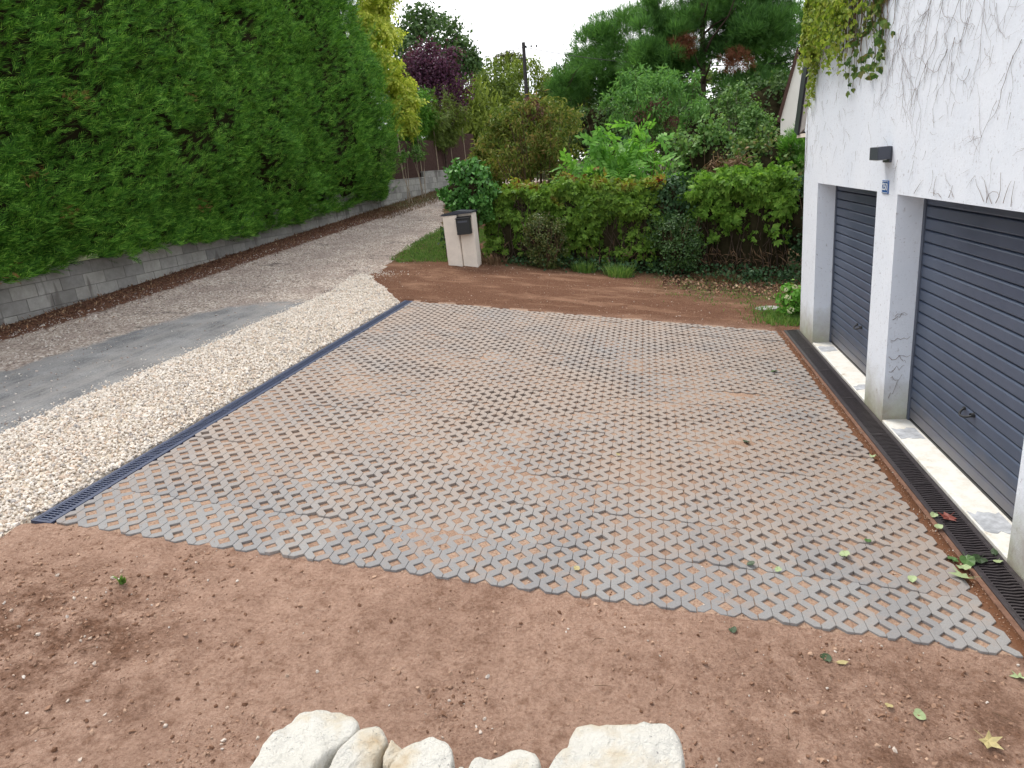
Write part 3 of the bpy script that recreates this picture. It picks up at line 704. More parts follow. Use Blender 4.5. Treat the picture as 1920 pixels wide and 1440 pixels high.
# ------------------------------------------------------------------ foliage machinery
UP = np.array([0, 0, 1.0])
def inst(tv, tf, pos_, fwd, nrm_, scale):
    f = nrmz(fwd); n = nrm_ - f * np.sum(nrm_ * f, -1, keepdims=True); n = nrmz(n); s = np.cross(f, n)
    B = np.stack([s, f, n], -2)                                   # (N,3,3)
    V = pos_[:, None] + np.einsum('mk,nkj->nmj', tv, B) * scale[:, None, None]
    m = len(tv); Fq = (np.arange(len(pos_)) * m)[:, None, None] + tf[None]
    return V.reshape(-1, 3), Fq.reshape(-1, tf.shape[1])
def T_leaf(w=0.32, droop=0.06):
    return np.array([(0, 0, 0), (w, .45, .06), (0, 1, -droop), (-w, .45, .06)], float), np.array([(0, 1, 2, 3)])
def T_fan(n=5, w=0.17, spread=1.25, r0=0.0):
    """leaflets radiating from one point"""
    V = []; Fq = []
    for i in range(n):
        a = (i / (n - 1) - .5) * 2 * spread; L = 1.0 - 0.25 * abs(a) / spread
        d = np.array([math.sin(a), math.cos(a)]); q = np.array([d[1], -d[0]])
        for (u, v, z) in ((r0, 0, 0), (.5, w, .03), (1, 0, -.10), (.5, -w, .03)):
            p = d * u * L + q * v * L; V.append((p[0], p[1], z * L))
        Fq.append([4 * i + j for j in range(4)])
    return np.array(V), np.array(Fq)
def T_pinnate(pairs=4, w=0.09, L=0.34, droop=0.25):
    V = []; Fq = []; n = 0
    for i in range(pairs + 1):
        u = 0.18 + 0.82 * i / pairs; base = np.array([0, u * 0.75, -droop * u * u * 0.6])
        for sgn in ((-1, 1) if i < pairs else (0,)):
            d = nrmz(np.array([sgn * 1.0, 0.55 if sgn else 1.0, -0.35])); q = nrmz(np.cross(d, UP))
            l = L * (1.0 if 0 < i else 0.75)
            for (a, b_) in ((0, 0), (.45, 1), (1, 0), (.45, -1)): V.append(base + d * a * l + q * b_ * w)
            Fq.append([n, n + 1, n + 2, n + 3]); n += 4
    V += [(0.012, 0, 0), (-0.012, 0, 0), (-0.006, .75, -droop * .6), (0.006, .75, -droop * .6)]; Fq.append([n, n + 1, n + 2, n + 3])
    return np.array(V, float), np.array(Fq)
def T_spray(pairs=4):
    """flat frond of a cypress: an axis with drooping side shoots"""
    V = []; Fq = []; n = 0
    def blade(a, d, l, w):
        nonlocal n
        q = nrmz(np.cross(d, UP))
        for (u, v) in ((0, 0.35), (.5, 1), (1, 0), (.5, -1)): V.append(a + d * u * l + q * v * w + np.array([0, 0, -.10 * u * l]))
        Fq.append([n, n + 1, n + 2, n + 3]); n += 4
    blade(np.zeros(3), np.array([0, 1.0, 0]), 1.0, 0.030)
    for i in range(pairs):
        u = 0.08 + 0.21 * i
        for sgn in (-1, 1):
            blade(np.array([0, u + 0.05 * (sgn > 0), 0]), nrmz(np.array([sgn * 0.62, 0.95, 0.10 * sgn])), 0.52 - 0.07 * i, 0.030)
    return np.array(V), np.array(Fq)
def T_tuft(n=6, w=0.03, spread=0.75):
    V = []; Fq = []
    for i in range(n):
        a = i * 2.4; r = spread * (0.35 + 0.65 * ((i * 0.618) % 1)); d = nrmz(np.array([math.cos(a) * r, 1.0, math.sin(a) * r])); q = nrmz(np.cross(d, np.array([.3, .2, .9])))
        for (u, v) in ((0, .6), (.5, 1), (1, 0), (.5, -1)): V.append(d * u + q * v * w)
        Fq.append([4 * i + j for j in range(4)])
    return np.array(V), np.array(Fq)

def leaves(name, pos_, out, tmpl, size, mat, parent, rng, up=0.5, droop=0.4, jit=0.6, sizevar=0.35, fwd_out=0.0):
    n = len(pos_)
    r1 = rng.normal(size=(n, 3)); r2 = rng.normal(size=(n, 3))
    nr = nrmz(out * 0.8 + UP * up + r1 * jit)
    fw = r2 + np.array([0, 0, -droop * 2]) + out * fwd_out * 2
    sc = size * (1 + sizevar * rng.uniform(-1, 1, n))
    V, Fq = inst(tmpl[0], tmpl[1], pos_, fw, nr, sc)
    return mesh_np(name, V, Fq, mat, parent)

def clump_pts(n, center, radii, nclump, cr, rng, inner=0.35, flat=1.0, low=-1.0, squash=1.0):
    """points on many small clumps spread through an ellipsoid; gives (pos, outward)"""
    c = np.array(center, float); R = np.array(radii, float)
    d = nrmz(rng.normal(size=(nclump * 3, 3))); d = d[d[:, 2] > low][:nclump]
    rad = (inner + (1 - inner) * rng.random(len(d)) ** 0.6)[:, None]
    cc = c + d * rad * R
    k = rng.integers(0, len(d), n)
    crs = cr * rng.uniform(0.55, 1.25, len(d))
    v = nrmz(rng.normal(size=(n, 3)))
    p = cc[k] + v * (crs[k] * rng.random(n) ** 0.33)[:, None] * np.array([1, 1, squash]) + rng.normal(size=(n, 3)) * (cr * 0.30 * (rng.random(n) < .35))[:, None]
    o = nrmz(v * 0.7 + nrmz((p - c) / R) * 0.8)
    return p, o

def limbs(mb, base, top, r, rng, n=5, spread=1.0, crown_low=0.35, wob=0.05, sides=6):
    b_ = np.array(base, float); t_ = np.array(top, float); L = np.linalg.norm(t_ - b_)
    u = np.linspace(0, 1, 7)[:, None]; w_ = rng.normal(size=(7, 3)) * wob * L; w_[0] = 0; w_[:, 2] *= 0.2
    tr = b_ + (t_ - b_) * u + w_ * u
    mb.tube(tr, r * (1 - 0.82 * u[:, 0]), sides)
    for k in range(n):
        f = crown_low + (0.95 - crown_low) * (k + rng.random()) / n
        i = f * 6; i0 = min(5, int(i)); p0 = tr[i0] + (tr[i0 + 1] - tr[i0]) * (i - i0)
        a = rng.random() * 2 * math.pi; ln = spread * (1.1 - 0.55 * f) * rng.uniform(.7, 1.2)
        d = np.array([math.cos(a), math.sin(a), rng.uniform(.25, .8)])
        pts = np.stack([p0 + d * ln * s + np.array([0, 0, 0.12 * ln * s * s]) + rng.normal(size=3) * 0.04 * ln * (s > 0) for s in (0, .35, .7, 1.0)])
        rr = r * (1 - 0.8 * f) * 0.55
        mb.tube(pts, rr * np.array([1, .7, .45, .2]), 5)

def tree(name, label, cat, base, trunk_top, tr, crowns, tmpl, size, mat, seed, group=None, bark='bark', spread=1.0, nl=6, crown_low=0.35, **lk):
    rng = np.random.default_rng(seed)
    root = empty(name, base, label, cat, group)
    mb = MB(); limbs(mb, base, trunk_top, tr, rng, nl, spread, crown_low)
    mb.build('trunk', MT[bark], root, True)
    Ps, Os = [], []
    for (n, c, R, nc, cr, inner) in crowns:
        p, o = clump_pts(n, c, R, nc, cr, rng, inner); Ps.append(p); Os.append(o)
    leaves('crown', np.concatenate(Ps), np.concatenate(Os), tmpl, size, MT[mat], root, rng, **lk)
    return root

MT['cypress'] = leaf_mat('cypress', [(0.012, 0.038, 0.007), (0.038, 0.118, 0.014), (0.092, 0.225, 0.028), (0.24, 0.42, 0.065)], 0.6, 0.28, 2.6, 0.12)
MT['cypress_dead'] = leaf_mat('dead_frond', [(0.16, 0.07, 0.03), (0.26, 0.13, 0.06)], 0.8, 0.1, 2, 0.1)
MT['pine_needle'] = leaf_mat('pine_needle', [(0.030, 0.074, 0.020), (0.066, 0.155, 0.038), (0.115, 0.235, 0.058)], 0.6, 0.38, 0.5, 0.25)
MT['pine_dead'] = leaf_mat('dead_needle', [(0.10, 0.04, 0.02), (0.19, 0.08, 0.045)], 0.8, 0.1, 2, 0.1)
MT['yellow'] = leaf_mat('yellow_leaf', [(0.13, 0.19, 0.022), (0.27, 0.33, 0.04), (0.42, 0.45, 0.07), (0.54, 0.54, 0.13)], 0.5, 0.35, 0.9)
MT['plum'] = leaf_mat('plum_leaf', [(0.024, 0.009, 0.018), (0.068, 0.024, 0.052), (0.125, 0.045, 0.088)], 0.5, 0.3, 1.5)
MT['willow'] = leaf_mat('willow_leaf', [(0.055, 0.085, 0.014), (0.13, 0.17, 0.028), (0.21, 0.25, 0.05)], 0.55, 0.35, 0.5)
MT['dark_leaf'] = leaf_mat('dark_leaf', [(0.022, 0.046, 0.015), (0.048, 0.092, 0.028), (0.095, 0.150, 0.048)], 0.5, 0.25, 0.8)
MT['olive'] = leaf_mat('olive_leaf', [(0.036, 0.062, 0.012), (0.088, 0.128, 0.024), (0.165, 0.21, 0.045)], 0.55, 0.35, 0.7)
MT['red_shrub'] = leaf_mat('reddening_leaf', [(0.035, 0.060, 0.012), (0.090, 0.130, 0.024), (0.17, 0.19, 0.045), (0.22, 0.115, 0.055)], 0.55, 0.35, 0.9)
MT['mauve'] = leaf_mat('mauve_seedhead', [(0.09, 0.045, 0.04), (0.17, 0.09, 0.075)], 0.8, 0.2, 2)
MT['bright'] = leaf_mat('bright_leaf', [(0.055, 0.15, 0.022), (0.11, 0.26, 0.042), (0.20, 0.37, 0.08)], 0.5, 0.4, 1.2)
MT['fresh'] = leaf_mat('fresh_leaf', [(0.040, 0.105, 0.026), (0.09, 0.20, 0.052), (0.16, 0.29, 0.09)], 0.5, 0.35, 1.0)
MT['silver'] = leaf_mat('silver_leaf', [(0.036, 0.085, 0.020), (0.085, 0.17, 0.045), (0.19, 0.29, 0.10)], 0.45, 0.35, 1.0)
MT['ivy'] = leaf_mat('ivy_leaf', [(0.018, 0.062, 0.012), (0.055, 0.155, 0.030), (0.13, 0.29, 0.07)], 0.42, 0.2, 2.0, 0.28)
MT['ivy_dark'] = leaf_mat('dark_ivy_leaf', [(0.010, 0.028, 0.010), (0.024, 0.062, 0.022), (0.055, 0.105, 0.04)], 0.45, 0.15, 2.0, 0.25)
MT['creeper'] = leaf_mat('creeper_leaf', [(0.035, 0.075, 0.011), (0.10, 0.19, 0.025), (0.20, 0.31, 0.05)], 0.5, 0.3, 1.6, 0.18,
                         zone=([(0.12, 0.018, 0.012), (0.21, 0.115, 0.022), (0.30, 0.25, 0.035), (0.15, 0.21, 0.03), (0.11, 0.18, 0.025)], 2, 2.15, 2.85, 3.4))
MT['creeper_green'] = leaf_mat('creeper_leaf_green', [(0.04, 0.09, 0.012), (0.11, 0.225, 0.03), (0.22, 0.35, 0.06)], 0.5, 0.35, 1.4)
MT['box'] = leaf_mat('box_leaf', [(0.018, 0.030, 0.008), (0.045, 0.070, 0.015), (0.095, 0.12, 0.03), (0.16, 0.13, 0.055)], 0.45, 0.2, 3.0, 0.4)
MT['boxgreen'] = leaf_mat('privet_leaf', [(0.012, 0.034, 0.009), (0.034, 0.08, 0.018), (0.08, 0.145, 0.036)], 0.42, 0.2, 3.0, 0.45)
MT['bramble'] = leaf_mat('bramble_leaf', [(0.020, 0.045, 0.014), (0.055, 0.11, 0.026), (0.12, 0.18, 0.045), (0.17, 0.10, 0.05)], 0.5, 0.25, 1.6)
MT['straw'] = leaf_mat('straw', [(0.06, 0.034, 0.02), (0.12, 0.072, 0.042), (0.21, 0.145, 0.09)], 0.8, 0.2, 3)
MT['grass'] = leaf_mat('grass_blade', [(0.045, 0.10, 0.02), (0.09, 0.175, 0.038), (0.19, 0.25, 0.075)], 0.55, 0.3, 2)
MT['wall_creeper'] = leaf_mat('wall_creeper_leaf', [(0.05, 0.085, 0.014), (0.15, 0.225, 0.028), (0.31, 0.38, 0.065), (0.17, 0.14, 0.04)], 0.5, 0.35, 1.4, 0.35)
MT['fallen_green'] = flat('fallen_green', (0.06, 0.125, 0.03), 0.5, 0.4, 60, 0.3)
MT['fallen_pale'] = flat('fallen_pale', (0.30, 0.37, 0.19), 0.55, 0.3, 60, 0.15)
MT['fallen_dark'] = flat('fallen_dark', (0.03, 0.055, 0.02), 0.5, 0.4, 60, 0.3)
MT['fallen_red'] = flat('fallen_red', (0.20, 0.055, 0.04), 0.5, 0.4, 60, 0.3)
MT['fallen_tan'] = flat('fallen_tan', (0.38, 0.32, 0.15), 0.6, 0.3, 60, 0.25)

# ------------------------------------------------------------------ conifer hedge
rng = np.random.default_rng(11)
hedge = empty('hedge', (float(wall_x(13)) - 0.6, 13, 1.9), 'tall dense green conifer hedge overhanging the block wall', 'hedge')
def hedge_face(Y, z):
    """how far the face stands out from the wall line, and hedge depth there"""
    prof = np.interp(z, [1.5, 2.1, 3.0, 5.0, 6.0, 7.2, 8.3, 9.6, 10.6], [0.10, 0.26, 0.50, 0.80, 0.70, 0.28, 0.02, -0.9, -2.4])
    lump = (fbm(Y * 0.55 + 3, z * 0.55, 3, 31) - 0.5) * 0.75 + (fbm(Y * 1.9, z * 1.9, 3, 37) - 0.5) * 0.46
    return wall_x(Y) + prof + lump
YE = 21.3
def hz_bot(Y): return 1.93 + 0.06 * np.clip(Y - 14.5, 0, 12) - 0.02 * np.clip(8 - Y, 0, 5) + (fbm(Y * 1.4, Y * 0 + 2.0, 2, 51) - 0.5) * 0.22
NH = 72000
# denser near the camera's end, where each frond shows
Yh = 3.5 + (YE - 3.5) * rng.random(NH) ** 1.25
zb = hz_bot(Yh); zh = zb + (10.4 - zb) * rng.random(NH) ** 1.25
xh = hedge_face(Yh, zh)
endr = np.clip((Yh - (YE - 1.4)) / 1.4, 0, 1); xh = xh - 1.1 * endr ** 2.2            # rounded far end
dep = rng.random(NH) ** 2 * 0.26; xh = xh - dep
gapn = fbm(Yh * 1.5 + zh * .5, zh * 2.1, 3, 57); gap = (gapn < .36) & (rng.random(NH) < .85 * ss(.37, .30, gapn) * (zh > zb + .15)); Yh, zh, zb, xh, endr = Yh[~gap], zh[~gap], zb[~gap], xh[~gap], endr[~gap]; NH = len(Yh)
out = np.stack([np.ones(NH), 0.9 * endr - 0.05, np.full(NH, 0.05)], -1)
pts = np.stack([xh, Yh, zh], -1)
# the end face, turned to the far side
NE = 5000
ze = 2.35 + 8.0 * rng.random(NE); xe = hedge_face(np.full(NE, YE), ze) - 1.0 - 2.6 * rng.random(NE) ** 1.3; ye = YE + 0.15 * rng.normal(size=NE) - 0.1
pts = np.concatenate([pts, np.stack([xe, ye, ze], -1)]); out = np.concatenate([out, np.tile([0.3, 1.0, 0.1], (NE, 1))])
n = len(pts)
lean = np.stack([np.full(n, 0.10), np.full(n, 0.60), np.zeros(n)], -1)
fw = out * 0.50 + lean + UP * rng.uniform(0.0, 0.8, n)[:, None] + rng.normal(size=(n, 3)) * 0.30
nr = UP * 0.8 + out * 0.65 + rng.normal(size=(n, 3)) * 0.5
size = (0.13 + 0.13 * rng.random(n) ** 1.5) * (1 + 0.25 * ss(5.5, 8, pts[:, 2]))
tv, tf = T_spray(4)
V, Q = inst(tv, tf, pts, fw, nr, size); mesh_np('foliage', V, Q, MT['cypress'], hedge)
# long loose leaders standing out of the face, mostly high up
k = 1500
yl_ = 4 + (YE - 4.3) * rng.random(k); zl = 2.4 + 8 * rng.random(k) ** 0.75; xl = hedge_face(yl_, zl) + 0.02 - 0.6 * np.clip((yl_ - (YE - 1.2)) / 1.2, 0, 1) ** 2
pl = np.stack([xl, yl_, zl], -1); Ps = []; Fw = []
for j in range(5):
    d = nrmz(np.array([0.7, 0.5, 0.75]) + rng.normal(size=(k, 3)) * 0.12 if j == 0 else d)
    Ps.append(pl + d * 0.075 * j); Fw.append(d + rng.normal(size=(k, 3)) * 0.35)
pl = np.concatenate(Ps); fw = np.concatenate(Fw)
V, Q = inst(tv, tf, pl, fw, UP + rng.normal(size=pl.shape) * 0.5, 0.13 + 0.05 * rng.random(len(pl))); mesh_np('leader_shoots', V, Q, MT['cypress'], hedge)
# a few browned sprays
cs = [(7.9, 2.02), (8.6, 3.3), (8.9, 2.75), (11.9, 4.6), (12.1, 2.6), (9.5, 4.3)]
pb = np.concatenate([np.array([float(hedge_face(np.array(y), np.array(z))) - 0.02, y, z]) + rng.normal(size=(26, 3)) * [0.05, 0.14, 0.07] for y, z in cs])
V, Q = inst(tv, tf, pb, rng.normal(size=pb.shape) * 0.5 + [0.8, 0.2, 0.1], UP + rng.normal(size=pb.shape) * .5, np.full(len(pb), .12)); mesh_np('dead_sprays', V, Q, MT['cypress_dead'], hedge)
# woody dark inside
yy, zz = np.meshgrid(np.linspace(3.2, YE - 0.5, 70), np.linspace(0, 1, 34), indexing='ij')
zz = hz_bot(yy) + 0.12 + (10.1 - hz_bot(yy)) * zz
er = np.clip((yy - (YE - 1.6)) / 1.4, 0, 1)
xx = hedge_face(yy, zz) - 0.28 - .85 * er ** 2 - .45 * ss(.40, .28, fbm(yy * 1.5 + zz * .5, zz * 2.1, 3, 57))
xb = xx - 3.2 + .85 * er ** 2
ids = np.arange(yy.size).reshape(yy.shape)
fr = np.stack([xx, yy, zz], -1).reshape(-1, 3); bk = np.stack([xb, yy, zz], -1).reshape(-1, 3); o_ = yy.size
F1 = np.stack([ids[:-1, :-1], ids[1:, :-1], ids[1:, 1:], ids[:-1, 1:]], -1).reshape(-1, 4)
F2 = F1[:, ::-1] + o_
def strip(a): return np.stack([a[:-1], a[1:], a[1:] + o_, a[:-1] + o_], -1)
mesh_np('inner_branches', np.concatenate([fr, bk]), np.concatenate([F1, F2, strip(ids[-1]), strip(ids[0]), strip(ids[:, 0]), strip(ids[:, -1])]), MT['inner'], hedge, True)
mb = MB()
for y in np.arange(4.5, YE - 1, 0.9):
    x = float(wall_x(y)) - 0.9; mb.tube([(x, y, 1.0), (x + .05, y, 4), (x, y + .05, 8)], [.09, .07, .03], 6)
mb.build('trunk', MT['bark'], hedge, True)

# ------------------------------------------------------------------ trees and shrubs
L1 = T_leaf(0.34); LN = T_leaf(0.16, 0.12); LR = T_leaf(0.45)
# left of the lane, beyond the hedge
tree('acacia_tree', 'tree with bright yellow leaves rising behind the hedge end', 'tree', (-9.6, 23.6, 2.0), (-8.9, 24.0, 8.2), 0.13,
     [(3000, (-8.65, 24.0, 6.9), (0.95, 1.0, 2.2), 42, 0.34, 0.35), (700, (-8.1, 23.8, 5.0), (0.5, 0.7, 0.7), 9, 0.25, 0.3), (900, (-9.0, 24, 9.3), (1.3, 1.2, 1.0), 16, 0.4, 0.3)],
     T_pinnate(3, 0.10, 0.36), 0.34, 'yellow', 21, nl=9, up=0.5, droop=0.6, bark='birch_bark')
tree('plum_tree', 'dark purple leaved plum tree beyond the yellow tree', 'tree', (-8.8, 29.0, 2.5), (-8.6, 29.0, 7.3), 0.14,
     [(9000, (-8.55, 29.0, 6.45), (1.35, 1.2, 1.75), 60, 0.45, 0.25)], L1, 0.11, 'plum', 22, spread=1.3, nl=12, droop=0.1)
tree('oak_tree', 'dark green broad tree behind the purple plum', 'tree', (-10.6, 37, 2.6), (-10.3, 37, 10.0), 0.22,
     [(6500, (-10.6, 37, 9.0), (2.1, 2.0, 2.1), 44, 0.62, 0.4), (1200, (-8.9, 36.6, 8.6), (0.8, 0.9, 0.8), 10, 0.4, 0.3), (1000, (-12.6, 37, 9.0), (1.4, 1.2, 1.4), 10, 0.6, .3)], L1, 0.2, 'dark_leaf', 23, spread=2.0, nl=9)
for i, (x, y, z, rx, rz) in enumerate(((-8.55, 24.2, 4.55, 0.8, 1.0), (-7.75, 27.0, 4.75, 0.95, 1.0), (-8.6, 25.9, 5.2, 0.8, 0.9))):
    rng = np.random.default_rng(30 + i)
    r_ = empty('conifer_shrub', (x, y, 2.6), ('dark drooping conifer behind the reed fence beside the hedge', 'dark drooping conifer behind the reed fence under the plum tree', 'taller dark conifer between two others behind the reed fence')[i], 'shrub', 'conifers behind the reed fence')
    mb = MB(); mb.tube([(x, y, 2.4), (x, y, z + rz * .8)], [.06, .02], 6); mb.build('trunk', MT['bark'], r_)
    p, o = clump_pts(3000, (x, y, z), (rx, rx, rz), 40, 0.30, rng, 0.3)
    V, Q = inst(tv, tf, p, o * .5 + [0, 0, -.5] + rng.normal(size=p.shape) * .35, UP + o + rng.normal(size=p.shape) * .4, 0.17 + .08 * rng.random(len(p))); mesh_np('foliage', V, Q, MT['olive'] if i == 1 else MT['cypress'], r_)
# olive and willow trees down the lane's far end
WT = ((7.0, 54, 5.6, 2.8, 2.8, 'dark_leaf', 'dark tree filling the gap between pines near the gable'), (2.2, 55, 6.4, 3.0, 3.0, 'olive', 'olive tree seen between the trunks of the pines'), (-8.6, 34, 5.2, 1.5, 2.0, 'willow', 'loose yellow green tree left of the far utility pole'), (-10.2, 50, 7.2, 2.3, 2.8, 'olive', 'olive green tree at the end of the lane behind the plum'),
      (-5.4, 50, 6.4, 2.0, 2.4, 'olive', 'olive green tree right behind the utility pole wires'), (-12.6, 54, 8.4, 2.8, 2.6, 'olive', 'farthest olive green tree above the purple plum'), (-4.2, 52, 7.6, 2.2, 2.7, 'dark_leaf', 'darker tree right of the utility pole below the pines'), (-8.2, 53, 7.8, 2.0, 2.5, 'willow', 'yellow green tree behind the utility pole foot'))
for i, (x, y, z, r, rz, mt, lb) in enumerate(WT):
    tree('willow_tree' if mt == 'willow' else 'broadleaf_tree', lb, 'tree', (x, y, 2.6), (x, y, z + rz * .6), 0.16, [(5200, (x, y, z), (r * 1.15, r, rz), 60, 0.6, 0.3), (2600, (x, y - .3, z - rz * .75), (r * 1.25, r, 1.4), 26, .6, .3)],
         LN if mt == 'willow' else L1, 0.30 if mt == 'willow' else 0.2, mt, 40 + i, 'trees at the far end of the lane', spread=1.6, droop=0.9 if mt == 'willow' else 0.4)
rng = np.random.default_rng(60)                                   # weeping top against the sky
wr = empty('weeping_tree', (-10.4, 56, 2.6), 'thin weeping tree top against the sky beside the utility pole', 'tree')
mb = MB(); mb.tube([(-10.4, 56, 2.6), (-10.3, 56, 8), (-10.1, 56, 11.6)], [.2, .12, .03], 6)
Ps = []
for k in range(46):
    a = rng.random() * 6.28; r = 1.35 * rng.random() ** .5; x0 = -10.1 + math.cos(a) * r; y0 = 56 + math.sin(a) * r; z0 = 11.6 - 0.5 * r * r * .6; ln = rng.uniform(.8, 2.2)
    mb.tube([(-10.1, 56, 11.2), (x0, y0, z0), (x0 * 1.0 + math.cos(a) * .15, y0, z0 - ln)], [.03, .02, .008], 4)
    u = rng.random(34)[:, None]; Ps.append(np.array([x0, y0, z0]) + u * np.array([math.cos(a) * .15, 0, -ln]) + rng.normal(size=(34, 3)) * .07)
mb.build('trunk', MT['bark'], wr); p = np.concatenate(Ps)
leaves('crown', p, nrmz(p - np.array([-10.1, 56, 9])), LN, 0.26, MT['willow'], wr, rng, droop=1.2)

# pines
def pine(label, base, top, tr, crowns, seed, size=0.42, limb=None, dead=()):
    rng = np.random.default_rng(seed); r_ = empty('pine_tree', base, label, 'tree', 'pines behind the garden')
    mb = MB(); limbs(mb, base, top, tr * .8, rng, 11, limb or 2.4, 0.35, 0.02, 7)
    for q in range(10):
        f = rng.uniform(.3, .9); p0 = np.array(base) + (np.array(top) - base) * f; a = rng.random() * 6.28; ln = rng.uniform(1.5, 3.2)
        mb.tube([p0, p0 + [math.cos(a) * ln * .5, math.sin(a) * ln * .5, .1], p0 + [math.cos(a) * ln, math.sin(a) * ln, .5]], [tr * .25, tr * .16, tr * .05], 5)
    mb.build('trunk', MT['bark'], r_, True)
    Ps, Os = [], []
    for (n, c, R, nc, cr, inn) in crowns:
        p, o = clump_pts(n, c, R, nc, cr, rng, inn, squash=0.6); Ps.append(p); Os.append(o)
    p = np.concatenate(Ps); o = np.concatenate(Os)
    tv2, tf2 = T_tuft(6, 0.032, 0.7)
    V, Q = inst(tv2, tf2, p, o * .6 + UP * .75 + rng.normal(size=p.shape) * .35, o + rng.normal(size=p.shape) * .3, size * (0.7 + .6 * rng.random(len(p)))); mesh_np('crown', V, Q, MT['pine_needle'], r_)
    for (c, R) in dead:
        p, o = clump_pts(420, c, R, 9, .35, rng, .2)
        V, Q = inst(tv2, tf2, p, o * .4 + rng.normal(size=p.shape) * .5, o + rng.normal(size=p.shape) * .3, np.full(len(p), size * .75)); mesh_np('dead_branch', V, Q, MT['pine_dead'], r_)
pine('broad umbrella pine left of the tallest pine', (-1.0, 48, 2.2), (-0.9, 48, 9.6), 0.28,
     [(9000, (-0.9, 48, 9.3), (3.9, 3.0, 2.2), 62, 0.95, 0.5), (1700, (-3.0, 47.5, 7.4), (2.0, 1.8, 1.3), 18, 0.7, 0.3), (3400, (-0.4, 47, 6.2), (2.6, 2.0, 1.3), 22, 0.7, .3)], 71)
pine('tallest dark pine with browned branches behind the garden', (3.1, 42, 2.0), (3.3, 42, 14.0), 0.32,
     [(5200, (1.2, 42, 8.4), (2.2, 2.0, 1.6), 36, 0.75, 0.3), (4600, (5.6, 42, 8.4), (2.0, 2.0, 1.3), 30, 0.7, 0.3), (5200, (3.4, 42, 10.6), (3.0, 2.2, 1.6), 34, 0.75, 0.35), (1600, (7.3, 42, 10.4), (1.3, 1.2, .9), 16, .5, .3), (2600, (3.2, 42, 13.2), (3.2, 2.4, 2.0), 30, .8, .35), (1500, (1.0, 41.5, 5.6), (1.6, 1.5, .8), 14, .6, .3), (1300, (5.4, 41.5, 5.8), (1.8, 1.5, .9), 14, .6, .3)], 72, limb=3.0,
     dead=(((2.15, 40.6, 8.15), (.55, .5, .45)), ((5.0, 40.6, 7.15), (.6, .5, .6))))
pine('umbrella pine close to the house gable', (8.0, 47, 2.0), (8.2, 47, 9.2), 0.26,
     [(6200, (8.4, 47, 8.6), (3.0, 2.6, 1.5), 44, 0.85, 0.45), (3800, (7.4, 46.4, 5.4), (1.9, 1.7, 1.9), 24, 0.7, 0.3)], 73)
pine('young pine left of the umbrella pine', (-4.9, 46, 2.3), (-4.8, 46, 8.8), 0.12,
     [(1500, (-4.8, 46, 7.0), (1.15, 1.1, 1.7), 26, 0.5, 0.3)], 74, 0.34, 0.9)
# far woodland behind everything
rng = np.random.default_rng(80)
Ps, Os = [], []
for k in range(46):
    x = -34 + 68 * (k + rng.random()) / 46; y = 64 + rng.random() * 14; h = rng.uniform(4.2, 5.6) - 0.9 * math.exp(-((x + 8) / 6) ** 2)
    p, o = clump_pts(620, (x, y, 2.4 + h * .8), (2.2, 2.0, h), 26, .8, rng, .4); Ps.append(p); Os.append(o)
p = np.concatenate(Ps)
tag(leaves('woodland', p, np.concatenate(Os), L1, 0.42, MT['dark_leaf'], None, rng), 'far off wood closing the view behind the trees', kind='stuff')

# mid garden
def shrub(name, label, base, center, R, n, tmpl, size, mat, seed, nc=34, cr=0.3, stems=9, twig='twig', inner=0.3, group=None, cat='shrub', extra=(), core=0.0, **lk):
    rng = np.random.default_rng(seed); base = (base[0], base[1], hz(base[0], base[1])); r_ = empty(name, base, label, cat, group)
    mb = MB(); c = np.array(center)
    for k in range(stems):
        a = rng.random() * 6.28; f = rng.random() ** .5
        e = c + np.array([math.cos(a) * f, math.sin(a) * f, rng.uniform(-.1, .85)]) * np.array(R)
        b_ = np.array(base) + [rng.normal() * .08, rng.normal() * .08, -0.05]
        m_ = (b_ + e) / 2 + np.array([(e - b_)[0] * .15, (e - b_)[1] * .15, .1])
        mb.tube([b_, (b_ * .6 + m_ * .4), m_, (m_ + e) / 2 + rng.normal(size=3) * .03, e], np.array([1, .85, .65, .4, .15]) * (0.012 + 0.008 * R[2]), 5)
    mb.build('stems', MT[twig], r_, True)
    p, o = clump_pts(n, center, R, nc, cr, rng, inner)
    g = p[:, 2] > hgt(p[:, 0], p[:, 1]) + 0.02
    leaves('foliage', p[g], o[g], tmpl, size, MT[mat], r_, rng, **lk)
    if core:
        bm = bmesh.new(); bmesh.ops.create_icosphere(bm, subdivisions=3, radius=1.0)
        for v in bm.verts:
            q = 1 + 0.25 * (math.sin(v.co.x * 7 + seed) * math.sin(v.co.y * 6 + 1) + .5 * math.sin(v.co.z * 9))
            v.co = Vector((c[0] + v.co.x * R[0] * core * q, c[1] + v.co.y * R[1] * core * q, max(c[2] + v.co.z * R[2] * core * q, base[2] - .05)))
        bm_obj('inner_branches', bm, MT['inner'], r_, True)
    for (nm, n2, c2, R2, nc2, cr2, tm2, s2, m2) in extra:
        p, o = clump_pts(n2, c2, R2, nc2, cr2, rng, .2); leaves(nm, p, o, tm2, s2, MT[m2], r_, rng)
    return r_
PN = T_pinnate(4, 0.088, 0.38, 0.6)
shrub('elder_shrub', 'tall reddening shrub with bare lower stems and mauve seedheads', (-2.85, 18.0), (-2.85, 18.0, 3.35), (1.3, 1.0, 1.05), 6500, LN, 0.135, 'red_shrub', 101, 80, 0.22, 40, droop=.4,
      extra=(('seedheads', 900, (-2.75, 17.8, 4.1), (.35, .3, .28), 10, .18, L1, .05, 'mauve'), ('yellow_leaves', 420, (-1.95, 17.6, 3.85), (.5, .4, .55), 16, .2, LN, .12, 'red_shrub')))
